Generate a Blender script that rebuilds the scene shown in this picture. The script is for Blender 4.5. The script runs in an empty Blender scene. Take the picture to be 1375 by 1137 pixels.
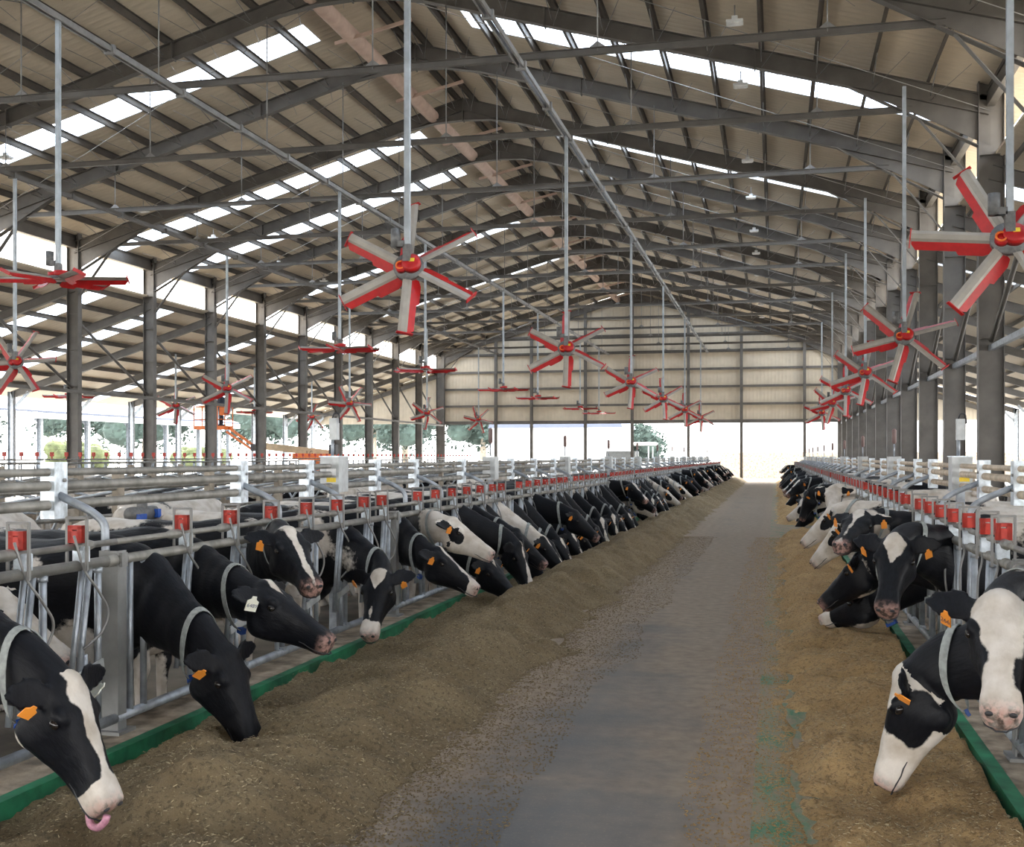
import bpy, math, random
import numpy as np
from mathutils import Vector, Matrix, noise
R_ = math.radians
random.seed(7); np.random.seed(7)
S = bpy.context.scene; C = S.collection

# ------------------------------------------------------------------ camera, sky, exposure
cam = bpy.data.cameras.new('camera'); co = bpy.data.objects.new('camera', cam); C.objects.link(co); S.camera = co
H = 1.74; TH = 0.23
co.location = (0, 0, H); co.rotation_euler = (R_(90), 0, TH)
cam.sensor_width = 36; cam.lens = 1508.3/1375*36; cam.shift_x = 0.0; cam.shift_y = 44/1375; cam.clip_end = 900
S.view_settings.view_transform = 'Standard'; S.view_settings.look = 'None'
S.view_settings.gamma = 1; S.view_settings.use_curve_mapping = False
S.view_settings.exposure = 1.25
W = bpy.data.worlds.new('world'); S.world = W; W.use_nodes = True
wn = W.node_tree; wn.nodes.clear()
wo = wn.nodes.new('ShaderNodeOutputWorld'); wb = wn.nodes.new('ShaderNodeBackground')
wt = wn.nodes.new('ShaderNodeTexCoord'); wsx = wn.nodes.new('ShaderNodeSeparateXYZ'); wr = wn.nodes.new('ShaderNodeValToRGB')
wr.color_ramp.elements[0].position = 0.0; wr.color_ramp.elements[0].color = (1.0, 0.985, 0.955, 1)
wr.color_ramp.elements[1].position = 0.6; wr.color_ramp.elements[1].color = (0.93, 0.97, 1.0, 1)
wn.links.new(wt.outputs['Generated'], wsx.inputs[0]); wn.links.new(wsx.outputs['Z'], wr.inputs[0])
wn.links.new(wr.outputs[0], wb.inputs[0]); wb.inputs[1].default_value = 3.4
wn.links.new(wb.outputs[0], wo.inputs[0])
sun = bpy.data.lights.new('sun', 'SUN'); sun.energy = 6.0; sun.angle = R_(40); sun.color = (1.0, 0.94, 0.84)
so = bpy.data.objects.new('sun', sun); C.objects.link(so); so.rotation_euler = (R_(-40), R_(-42), 0)   # high, from the left behind the far end

# ------------------------------------------------------------------ building numbers (metres)
B = 5.0; Y0 = 35.6                       # frame k stands at Y0 + k*B
XL, XR, XA = -24.44, 4.47, -9.98         # column rows, ridge
ZE, ZA, ZT = H+7.65, H+11.76, H+7.5      # eave, ridge, tie
XLO, XRO = -34.6, 14.7                   # lean-to column rows
KS = list(range(-9, 10)); YN, YF = Y0-9*B, Y0+9*B
SLOPE = (ZA-ZE)/(XA-XL)
def FY(k): return Y0 + k*B
XBL, XBR = -3.8, 1.286                   # feed barriers
XGL, XGR = -3.57, 1.10                   # kerb edges
KZ = 0.10                                # kerb top
FLO = -0.15                              # cows' floor

# ------------------------------------------------------------------ helpers
def ordinal(n):
    w = ['nearest', 'second nearest', 'third nearest', 'fourth nearest', 'fifth nearest', 'sixth nearest', 'seventh nearest', 'eighth nearest', 'ninth nearest', 'tenth nearest']
    if n < 10: return w[n]
    m = n+1; t = 'th' if 10 <= m % 100 <= 20 else {1: 'st', 2: 'nd', 3: 'rd'}.get(m % 10, 'th')
    return '%d%s nearest' % (m, t)
def tag(o, label=None, cat=None, group=None, kind=None):
    if label: o['label'] = label
    if cat: o['category'] = cat
    if group: o['group'] = group
    if kind: o['kind'] = kind
    return o
def link(o, parent=None):
    C.objects.link(o)
    if parent is not None: o.parent = parent
    return o
def empty(name, loc=(0, 0, 0), rz=0):
    o = bpy.data.objects.new(name, None); o.empty_display_size = .1
    C.objects.link(o); o.location = loc; o.rotation_euler = (0, 0, rz); return o
kids = {}
def copy_tree(o, parent=None):
    c = o.copy(); C.objects.link(c); c.parent = parent
    for ch in kids.get(o.name, []): copy_tree(ch, c)
    return c
class MB:
    def __init__(s): s.v = []; s.f = []; s.sm = []
    def add(s, vs, fs, smooth=False):
        n = len(s.v); s.v += [tuple(v) for v in vs]; s.f += [tuple(i+n for i in f) for f in fs]; s.sm += [smooth]*len(fs); return s
    def box(s, c, d, M=None):
        x, y, z = d[0]/2, d[1]/2, d[2]/2
        vs = [Vector((a*x, b*y, e*z)) for a in (-1, 1) for b in (-1, 1) for e in (-1, 1)]
        if M is not None: vs = [M @ v for v in vs]
        c = Vector(c)
        return s.add([v+c for v in vs], [(0, 1, 3, 2), (4, 6, 7, 5), (0, 4, 5, 1), (2, 3, 7, 6), (0, 2, 6, 4), (1, 5, 7, 3)])
    def beam(s, p0, p1, w, h, up=(0, 0, 1)):
        p0, p1 = Vector(p0), Vector(p1); t = (p1-p0); L = t.length; t.normalize()
        r = t.cross(Vector(up)).normalized(); u = r.cross(t)
        M = Matrix((t, r, u)).transposed()
        return s.box((p0+p1)/2, (L, w, h), M)
    def ibeam(s, p0, p1, d, w, tf=.016, tw=.01, up=(0, 0, 1)):
        p0, p1 = Vector(p0), Vector(p1); t = (p1-p0).normalized(); r = t.cross(Vector(up)).normalized(); u = r.cross(t)
        s.beam(p0, p1, tw, d-2*tf, up)
        for q in (1, -1):
            o = u*(d/2-tf/2)*q; s.beam(p0+o, p1+o, w, tf, up)
        return s
    def tube(s, pts, r, seg=8, cap=True, closed=False):
        pts = [Vector(p) for p in pts]; n = len(pts)
        rr = r if isinstance(r, (list, tuple)) else [r]*n
        vs = []; fs = []; ref = None
        for i, p in enumerate(pts):
            if closed: t = pts[(i+1) % n]-pts[i-1]
            else: t = pts[min(i+1, n-1)]-pts[max(i-1, 0)]
            t.normalize()
            if ref is None: ref = Vector((0, 0, 1)) if abs(t.z) < .9 else Vector((1, 0, 0))
            a = t.cross(ref).normalized(); b = a.cross(t); ref = b
            for k in range(seg):
                g = 2*math.pi*k/seg; vs.append(p+(a*math.cos(g)+b*math.sin(g))*rr[i])
        m = n if closed else n-1
        for i in range(m):
            j = (i+1) % n
            for k in range(seg): fs.append((i*seg+k, i*seg+(k+1) % seg, j*seg+(k+1) % seg, j*seg+k))
        if cap and not closed: fs += [tuple(range(seg))[::-1], tuple((n-1)*seg+k for k in range(seg))]
        return s.add(vs, fs, True)
    def ball(s, c, r, n=10, m=7):
        if not isinstance(r, (list, tuple)): r = (r, r, r)
        vs = [(c[0], c[1], c[2]+r[2])]
        for i in range(1, m):
            a = math.pi*i/m
            for k in range(n):
                g = 2*math.pi*k/n; vs.append((c[0]+r[0]*math.sin(a)*math.cos(g), c[1]+r[1]*math.sin(a)*math.sin(g), c[2]+r[2]*math.cos(a)))
        vs.append((c[0], c[1], c[2]-r[2])); fs = []
        for k in range(n): fs.append((0, 1+k, 1+(k+1) % n)); fs.append((len(vs)-1, 1+(m-2)*n+(k+1) % n, 1+(m-2)*n+k))
        for i in range(m-2):
            for k in range(n): fs.append((1+i*n+k, 1+(i+1)*n+k, 1+(i+1)*n+(k+1) % n, 1+i*n+(k+1) % n))
        return s.add(vs, fs, True)
    def mesh(s, name, mat, off=(0, 0, 0)):
        me = bpy.data.meshes.new(name); ox, oy, oz = off
        me.from_pydata([(x-ox, y-oy, z-oz) for x, y, z in s.v], [], s.f)
        me.polygons.foreach_set('use_smooth', s.sm); me.materials.append(mat); me.update(); return me
    def build(s, name, mat, parent=None, off=(0, 0, 0)):
        o = bpy.data.objects.new(name, s.mesh(name, mat, off)); C.objects.link(o)
        if parent is not None:
            o.parent = parent; kids.setdefault(parent.name, []).append(o)
        return o
def arc(pts, rad=.08, n=5):
    """round the corners of a polyline"""
    pts = [Vector(p) for p in pts]; out = [pts[0]]
    for i in range(1, len(pts)-1):
        a, b, c = pts[i-1], pts[i], pts[i+1]
        d1 = (a-b); d2 = (c-b); r = min(rad, d1.length*.45, d2.length*.45)
        p, q = b+d1.normalized()*r, b+d2.normalized()*r
        for k in range(n+1):
            t = k/n; out.append(p*(1-t)**2+b*2*t*(1-t)+q*t*t)
    out.append(pts[-1]); return out
def struct(name, mb, mat, label=None):
    o = mb.build(name, mat); o['kind'] = 'structure'
    if label: o['label'] = label
    return o

# ------------------------------------------------------------------ materials
def newmat(name):
    m = bpy.data.materials.new(name); m.use_nodes = True; nt = m.node_tree
    return m, nt, nt.nodes['Principled BSDF']
def ramp(nt, fac, stops):
    r = nt.nodes.new('ShaderNodeValToRGB'); e = r.color_ramp.elements
    while len(e) < len(stops): e.new(.5)
    for i, (p, c) in enumerate(stops): e[i].position = p; e[i].color = (*c, 1) if len(c) == 3 else c
    nt.links.new(fac, r.inputs[0]); return r.outputs[0]
def noi(nt, scale, detail=4, vec=None, mapping=None, rough=.55, dist=0):
    n = nt.nodes.new('ShaderNodeTexNoise'); n.inputs['Scale'].default_value = scale; n.inputs['Detail'].default_value = detail
    n.inputs['Roughness'].default_value = rough; n.inputs['Distortion'].default_value = dist
    if vec is None:
        g = nt.nodes.new('ShaderNodeNewGeometry'); vec = g.outputs['Position']
    if mapping:
        mp = nt.nodes.new('ShaderNodeMapping'); mp.inputs['Scale'].default_value = mapping; nt.links.new(vec, mp.inputs[0]); vec = mp.outputs[0]
    nt.links.new(vec, n.inputs['Vector']); return n.outputs[0]
def bump(nt, p, h, strength=.3, dist=.01):
    b = nt.nodes.new('ShaderNodeBump'); b.inputs['Strength'].default_value = strength; b.inputs['Distance'].default_value = dist
    nt.links.new(h, b.inputs['Height']); nt.links.new(b.outputs[0], p.inputs['Normal'])
def math_(nt, op, a, b=None, c=None):
    m = nt.nodes.new('ShaderNodeMath'); m.operation = op
    for i, x in enumerate((a, b, c)):
        if x is None: continue
        if isinstance(x, (int, float)): m.inputs[i].default_value = x
        else: nt.links.new(x, m.inputs[i])
    return m.outputs[0]
def mixc(nt, f, a, b):
    m = nt.nodes.new('ShaderNodeMix'); m.data_type = 'RGBA'
    if isinstance(f, (int, float)): m.inputs[0].default_value = f
    else: nt.links.new(f, m.inputs[0])
    for i, x in ((6, a), (7, b)):
        if isinstance(x, tuple): m.inputs[i].default_value = (*x, 1)
        else: nt.links.new(x, m.inputs[i])
    return m.outputs[2]
def simple(name, col, rough=.5, metal=0, var=.15, scale=6, bmp=0, col2=None):
    m, nt, p = newmat(name)
    c2 = col2 or tuple(min(1, x*(1+var)) for x in col); c1 = tuple(x*(1-var) for x in col)
    nt.links.new(ramp(nt, noi(nt, scale), [(.35, c1), (.65, c2)]), p.inputs['Base Color'])
    p.inputs['Roughness'].default_value = rough; p.inputs['Metallic'].default_value = metal
    if bmp: bump(nt, p, noi(nt, scale*8), bmp)
    return m
M = {}
M['galv'] = simple('galvanised_steel', (.36, .39, .43), .42, .55, .25, 9)
M['galv_bright'] = simple('new_galvanised_sheet', (.62, .68, .74), .38, .45, .3, 14)
M['pipe'] = simple('weathered_pipe', (.25, .24, .22), .5, .45, .25, 7)
M['pipe_tan'] = simple('tan_pipe', (.50, .42, .33), .5, .3, .2, 7)
M['column'] = simple('column_steel', (.14, .13, .12), .55, .25, .15, 2)
M['rafter'] = simple('rafter_steel', (.125, .115, .105), .55, .25, .15, 2)
M['purlin'] = simple('purlin_steel', (.10, .087, .075), .6, .2, .15, 2)
M['thin'] = simple('thin_steel', (.27, .265, .26), .5, .4, .15, 4)
M['rod'] = simple('fan_rod_steel', (.42, .46, .50), .42, .5, .15, 5)
M['red'] = simple('red_paint', (.46, .008, .010), .4, 0, .12, 12)
M['red_latch'] = simple('red_plastic_latch', (.50, .035, .02), .45, 0, .15, 20)
M['fan_grey'] = simple('fan_blade_aluminium', (.36, .33, .29), .5, .2, .1, 5)
M['motor'] = simple('motor_grey', (.16, .16, .16), .5, .3, .2, 20)
M['orange'] = simple('orange_cable', (.85, .17, .02), .5)
M['lift_orange'] = simple('lift_orange_paint', (.80, .19, .03), .45, 0, .12, 4)
M['lift_cream'] = simple('lift_cream_paint', (.62, .47, .30), .5, 0, .12, 4)
M['tyre'] = simple('black_rubber', (.02, .02, .02), .8)
M['white'] = simple('white_enamel', (.75, .76, .76), .5, 0, .08)
M['duct'] = simple('ridge_duct_skin', (.50, .36, .29), .7, 0, .1, 3)
M['green'] = simple('green_resin', (.02, .18, .085), .6, 0, .5, 4)
M['kerb'] = simple('kerb_concrete', (.32, .255, .19), .85, 0, .45, 6, .4)
M['yard'] = simple('pale_yard_concrete', (.55, .53, .49), .9, 0, .15, .5, .2)
M['dirt'] = simple('pen_floor_slurry', (.17, .14, .105), .75, 0, .35, 2, .4)
M['cab'] = simple('cabinet_zinc', (.48, .50, .51), .5, .3, .15, 9)
M['post'] = simple('barrier_post_steel', (.27, .27, .265), .5, .3, .15, 6)
M['yellow'] = simple('yellow_sticker', (.80, .58, .04), .6)
M['sticker'] = simple('white_sticker', (.8, .8, .8), .6)
M['blue'] = simple('blue_plastic', (.02, .09, .42), .5)
M['dark'] = simple('dark_plastic', (.03, .03, .035), .5)
M['brown_dev'] = simple('brown_lamp_body', (.20, .13, .12), .6)
M['tag_orange'] = simple('orange_tag', (.85, .30, .04), .5, 0, .08)
M['tag_white'] = simple('white_tag', (.78, .78, .68), .5, 0, .08)
M['ink'] = simple('tag_ink', (.05, .06, .16), .6)
M['collar'] = simple('collar_webbing', (.30, .32, .31), .8, 0, .2, 30)
M['tongue'] = simple('tongue_skin', (.60, .28, .38), .35, 0, .15, 60)
M['tree'] = simple('tree_leaves', (.05, .075, .065), .9, 0, .4, .5)
M['bush'] = simple('dry_bush', (.09, .105, .045), .9, 0, .4, 1.2)
M['hut'] = simple('hut_grey_panel', (.05, .055, .06), .7)
M['wood'] = simple('weathered_post', (.36, .31, .25), .8, 0, .25, 5, .2)
M['cloth'] = simple('dark_work_clothes', (.04, .05, .08), .8)
M['skin'] = simple('skin', (.55, .34, .25), .6)

def mat_eye():
    m, nt, p = newmat('eye_wet_black'); p.inputs['Base Color'].default_value = (.012, .009, .008, 1); p.inputs['Roughness'].default_value = .08; return m
M['eye'] = mat_eye()
def mat_sheet(name, c, axis=0):
    """trapezoidal roof / wall cladding, ribs running down the slope"""
    m, nt, p = newmat(name)
    g = nt.nodes.new('ShaderNodeNewGeometry')
    n1 = noi(nt, .35, 5, g.outputs['Position'], (1, 1, 1)); n2 = noi(nt, 2.5, 4, g.outputs['Position'], (1, 3, 1))
    f = math_(nt, 'ADD', math_(nt, 'MULTIPLY', n1, .6), math_(nt, 'MULTIPLY', n2, .4))
    nt.links.new(ramp(nt, f, [(.38, tuple(x*.88 for x in c)), (.62, tuple(min(1, x*1.06) for x in c))]), p.inputs['Base Color'])
    p.inputs['Roughness'].default_value = .6
    s = nt.nodes.new('ShaderNodeSeparateXYZ'); nt.links.new(g.outputs['Position'], s.inputs[0])
    w = math_(nt, 'SINE', math_(nt, 'MULTIPLY', s.outputs[axis], 2*math.pi/.25))
    bump(nt, p, math_(nt, 'MAXIMUM', math_(nt, 'MULTIPLY', w, 2.0), -.5), .25, .018)
    return m
M['roof'] = mat_sheet('cream_roof_sheet', (.62, .53, .41), 1)
M['wall'] = mat_sheet('cream_wall_sheet', (.64, .56, .44), 0)
M['neighbour_roof'] = mat_sheet('pale_blue_roof_sheet', (.085, .10, .145), 1)
def mat_skylight():
    m, nt, p = newmat('skylight_polycarbonate'); nt.nodes.remove(p)
    out = nt.nodes['Material Output']
    tr = nt.nodes.new('ShaderNodeBsdfTransparent'); tl = nt.nodes.new('ShaderNodeBsdfTranslucent'); mx = nt.nodes.new('ShaderNodeMixShader')
    g = nt.nodes.new('ShaderNodeNewGeometry'); s = nt.nodes.new('ShaderNodeSeparateXYZ'); nt.links.new(g.outputs['Position'], s.inputs[0])
    w = math_(nt, 'SINE', math_(nt, 'MULTIPLY', s.outputs[1], 2*math.pi/.25))
    k = math_(nt, 'GREATER_THAN', w, .55)
    c = mixc(nt, k, (.86, .92, 1.0), (.42, .50, .62))
    nt.links.new(c, tr.inputs[0]); tl.inputs[0].default_value = (.8, .85, .9, 1); mx.inputs[0].default_value = .35
    nt.links.new(tr.outputs[0], mx.inputs[1]); nt.links.new(tl.outputs[0], mx.inputs[2]); nt.links.new(mx.outputs[0], out.inputs[0])
    return m
M['skylight'] = mat_skylight()
def mat_road():
    m, nt, p = newmat('feed_alley_concrete')
    g = nt.nodes.new('ShaderNodeNewGeometry'); s = nt.nodes.new('ShaderNodeSeparateXYZ'); nt.links.new(g.outputs['Position'], s.inputs[0])
    X, Y = s.outputs[0], s.outputs[1]; P = g.outputs['Position']
    base = ramp(nt, noi(nt, 1.3, 6, P, (1, .35, 1)), [(.3, (.105, .107, .112)), (.7, (.175, .172, .168))])
    fine = noi(nt, 55, 5, P); base = mixc(nt, math_(nt, 'MULTIPLY', math_(nt, 'GREATER_THAN', fine, .62), .35), base, (.30, .26, .20))
    # feed dust lies along the two heaps and over the far stretch, where the tractor turns it into bands
    cen = math_(nt, 'ABSOLUTE', math_(nt, 'ADD', X, 1.25))
    side = math_(nt, 'MULTIPLY', math_(nt, 'SUBTRACT', cen, .30), .85)
    far = math_(nt, 'MULTIPLY', math_(nt, 'SUBTRACT', Y, 5.5), .10); far = math_(nt, 'MINIMUM', math_(nt, 'MAXIMUM', far, -.25), .80)
    d = math_(nt, 'ADD', math_(nt, 'ADD', math_(nt, 'ADD', side, .20), far), math_(nt, 'MULTIPLY', math_(nt, 'SUBTRACT', noi(nt, .9, 7, P, (1, .45, 1)), .5), 1.7))
    band = math_(nt, 'MULTIPLY', math_(nt, 'SUBTRACT', noi(nt, 1.2, 4, P, (.25, 2.2, 1)), .5), .8)
    d = math_(nt, 'ADD', d, band)
    d = math_(nt, 'MINIMUM', math_(nt, 'MAXIMUM', d, 0.0), .8)
    edge = math_(nt, 'ADD', math_(nt, 'MAXIMUM', math_(nt, 'MULTIPLY', math_(nt, 'SUBTRACT', -1.50, X), 1.6), 0.), math_(nt, 'MAXIMUM', math_(nt, 'MULTIPLY', math_(nt, 'ADD', X, .35), 1.2), 0.))
    d = math_(nt, 'MINIMUM', math_(nt, 'ADD', d, math_(nt, 'MULTIPLY', edge, math_(nt, 'MULTIPLY', noi(nt, 14, 6, P), 1.6))), .9)
    dust = ramp(nt, noi(nt, 9, 6, P), [(.3, (.25, .19, .14)), (.7, (.38, .295, .215))])
    col = mixc(nt, d, base, dust)
    nt.links.new(col, p.inputs['Base Color']); p.inputs['Roughness'].default_value = .85; p.inputs['Specular IOR Level'].default_value = .25
    bump(nt, p, noi(nt, 40, 5, P), .35, .006)
    return m
M['road'] = mat_road()
def mat_resin():
    m, nt, p = newmat('green_resin_floor')
    P = nt.nodes.new('ShaderNodeNewGeometry').outputs['Position']
    n = noi(nt, 3.5, 8, P, (1.2, .5, 1), .7)
    sp = nt.nodes.new('ShaderNodeSeparateXYZ'); nt.links.new(P, sp.inputs[0])
    far = math_(nt, 'MINIMUM', math_(nt, 'MAXIMUM', math_(nt, 'MULTIPLY', math_(nt, 'SUBTRACT', sp.outputs[1], 5.), .02), 0.), .10)
    n = math_(nt, 'SUBTRACT', n, far)
    col = ramp(nt, n, [(.40, (.30, .235, .16)), (.50, (.20, .23, .15)), (.60, (.06, .20, .11))])
    nt.links.new(col, p.inputs['Base Color']); p.inputs['Roughness'].default_value = .75; p.inputs['Specular IOR Level'].default_value = .25
    return m
M['resin'] = mat_resin()
def mat_feed(name, a, b, c):
    m, nt, p = newmat(name); P = nt.nodes.new('ShaderNodeNewGeometry').outputs['Position']
    big = ramp(nt, noi(nt, 2.2, 5, P), [(.3, a), (.7, b)])
    n1 = noi(nt, 38, 8, P, (1, 1, 1), .8)
    n2 = noi(nt, 45, 3, P, (3, 1, 1), .6, 2.5); n3 = noi(nt, 50, 3, P, (1, 3.4, 1), .6, 2.5)
    col = mixc(nt, math_(nt, 'MULTIPLY', math_(nt, 'LESS_THAN', n1, .455), .6), big, tuple(x*.35 for x in a))
    fl = math_(nt, 'MAXIMUM', math_(nt, 'GREATER_THAN', n2, .66), math_(nt, 'GREATER_THAN', n3, .67))
    col = mixc(nt, math_(nt, 'MULTIPLY', fl, .75), col, c)
    nt.links.new(col, p.inputs['Base Color']); p.inputs['Roughness'].default_value = .9
    bump(nt, p, math_(nt, 'ADD', n1, math_(nt, 'MULTIPLY', fl, .4)), .9, .035)
    return m
M['feed_left'] = mat_feed('mixed_ration', (.215, .155, .082), (.32, .24, .135), (.52, .42, .26))
M['feed_right'] = mat_feed('golden_mixed_ration', (.46, .29, .125), (.62, .41, .19), (.72, .56, .32))  # same ration in a paler, more golden tone than the left heap
M['straw'] = simple('straw_fleck', (.50, .41, .25), .8, 0, .3, 40)
M['straw_dark'] = simple('dark_stem', (.24, .17, .09), .8, 0, .3, 40)
def mat_coat():
    m, nt, p = newmat('holstein_coat')
    a = nt.nodes.new('ShaderNodeAttribute'); a.attribute_name = 'coat'
    k = nt.nodes.new('ShaderNodeAttribute'); k.attribute_name = 'pink'
    r = nt.nodes.new('ShaderNodeAttribute'); r.attribute_name = 'rest'
    V = r.outputs['Vector']
    edge = math_(nt, 'MULTIPLY', math_(nt, 'SUBTRACT', noi(nt, 28, 4, V), .5), .22)
    f = math_(nt, 'ADD', a.outputs['Fac'], edge)
    f = math_(nt, 'MINIMUM', math_(nt, 'MAXIMUM', math_(nt, 'ADD', math_(nt, 'MULTIPLY', f, 14), .5), 0.), 1.)
    hair = noi(nt, 60, 4, V, (.35, 1, 1))
    black = ramp(nt, hair, [(.3, (.0026, .003, .0052)), (.7, (.0070, .0078, .0115))])
    wht = ramp(nt, noi(nt, 7, 6, V), [(.3, (.46, .40, .33)), (.6, (.68, .63, .575))])
    col = mixc(nt, f, black, wht)
    pk = math_(nt, 'MULTIPLY', k.outputs['Fac'], math_(nt, 'ADD', .35, noi(nt, 40, 4, V)))
    pk = math_(nt, 'MINIMUM', pk, 1.0)
    skin = ramp(nt, noi(nt, 30, 3, V), [(.42, (.10, .07, .06)), (.55, (.50, .30, .26))])
    col = mixc(nt, pk, col, skin)
    nt.links.new(col, p.inputs['Base Color']); p.inputs['Roughness'].default_value = .5
    p.inputs['Specular IOR Level'].default_value = .22
    bump(nt, p, hair, .5, .006)
    return m
M['coat'] = mat_coat()

# ------------------------------------------------------------------ ground and floors
g = MB(); g.box((-10, 60, -.45), (500, 500, .3)); struct('floor', g, M['yard'], 'pale ground around the barn')
g = MB(); g.box(((XGL+XGR)/2, 35, -.10), (XGR-XGL, 91, .2)); struct('floor', g, M['road'], 'grey concrete feed alley')
g = MB(); g.box(((-.11+XGR)/2, 35, .001), (XGR+.11, 91, .006)); g.box(((XGL-2.35)/2, 35, .001), (-2.35-XGL, 91, .006)); struct('floor', g, M['resin'], 'green resin strips of the feed table')
g = MB(); g.box((XBL-.15-15.2, 35, -.25), (30.4, 91, .2)); g.box((XBR+.15+6.8, 35, -.25), (13.6, 91, .2)); struct('floor', g, M['dirt'], 'slurry-stained pen floors')
for nm, x0, x1, e in (('trim_1', XBL-.16, XGL, XGL), ('trim_2', XGR, XBR+.16, XGR)):
    g = MB(); g.box(((x0+x1)/2, 35, (KZ-.15)/2-.0), (x1-x0, 90, KZ+.15)); o = struct(nm, g, M['kerb'], 'concrete kerb under the feed barrier')
    s = 1 if e == XGL else -1
    g = MB(); g.box((e+s*.008, 35, .05), (.016, 90, .115)); g.box((e-s*.03, 35, KZ+.003), (.06, 90, .006)); struct('trim_'+('3' if s > 0 else '4'), g, M['green'], 'green painted edge of the kerb')

# ------------------------------------------------------------------ roof shell
SKY_K = [-7, -5, -2, 0, 1, 3, 5, 8]
def roofz(x):
    return ZA-abs(x-XA)*SLOPE
def lean_z(x):      # lean-to roofs hang lower, leaving the bright clerestory gap
    return (7.95-(XL-x)*.315) if x < XA else (7.95-(x-XR)*.315)
def slope_sheet(xa, za, xb, zb, y0, y1, t=.06):
    g = MB(); vs = []
    for x, z in ((xa, za), (xb, zb)):
        for y in (y0, y1):
            for d in (0, t): vs.append((x, y, z+d))
    g.add(vs, [(0, 1, 3, 2), (4, 6, 7, 5), (0, 4, 5, 1), (2, 3, 7, 6), (0, 2, 6, 4), (1, 5, 7, 3)]); return g
nw = [0]
def slope(nm, xr, zr, xe, ze, label):
    """roof slope from the ridge side to the eave side, with translucent strips in some bays"""
    g = MB(); ys = [YN-1.0]; strips = []
    dx = xe-xr; f0, f1 = (.14, .97) if abs(xr-XA) < .1 else (.04, .97)
    P = lambda f: (xr+dx*f, zr+(ze-zr)*f)
    for k in SKY_K: strips.append((FY(k)+2.0, FY(k)+3.2))
    cur = YN-1.0
    for a, b in strips:
        h = slope_sheet(*P(0), *P(1), cur, a); g.add(h.v, h.f)
        for u, w in ((0, f0), (f1, 1)):
            h = slope_sheet(*P(u), *P(w), a, b); g.add(h.v, h.f)
        nw[0] += 1
        h = slope_sheet(*P(f0), *P(f1), a, b, .01); struct('window_%d' % nw[0], h, M['skylight'], 'translucent skylight strip in the roof')
        cur = b
    h = slope_sheet(*P(0), *P(1), cur, YF+.4); g.add(h.v, h.f)
    return struct(nm, g, M['roof'], label)
off = .24
slope('ceiling', XA, ZA+off, XL-.9, roofz(XL-.9)+off, 'cream ribbed roof sheets, left slope of the main roof')
slope('ceiling', XA, ZA+off, XR+.9, roofz(XR+.9)+off, 'cream ribbed roof sheets, right slope of the main roof')
slope('ceiling', XL-.1, lean_z(XL-.1)+off, XLO-1.2, lean_z(XLO-1.2)+off, 'cream ribbed roof sheets over the left aisle')
slope('ceiling', XR+.1, lean_z(XR+.1)+off, XRO+1.2, lean_z(XRO+1.2)+off, 'cream ribbed roof sheets over the right aisle')

# purlins
def purlins(xs, zf, what):
    for i, x in enumerate(xs):
        z = zf(x)+.12; g = MB(); y = (YN+YF)/2; L = YF-YN+1.2
        g.box((x, y, z+.025), (.012, L, .17)); g.box((x+.03, y, z+.105), (.06, L, .012)); g.box((x-.03, y, z-.06), (.06, L, .012))
        o = g.build('roof_purlin', M['purlin']); tag(o, 'steel purlin, %s, number %d from its upper edge' % (what, i+1), 'purlin', 'purlins under the roof sheets')
n = 12
purlins([XA-.25-i*(XA-XL-.3)/n for i in range(n+1)], roofz, 'left slope of the main roof')
purlins([XA+.25+i*(XR-XA-.3)/n for i in range(n+1)], roofz, 'right slope of the main roof')
purlins([XL-.4-i*1.3 for i in range(8)], lean_z, 'left aisle roof')
purlins([XR+.4+i*1.3 for i in range(8)], lean_z, 'right aisle roof')

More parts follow.
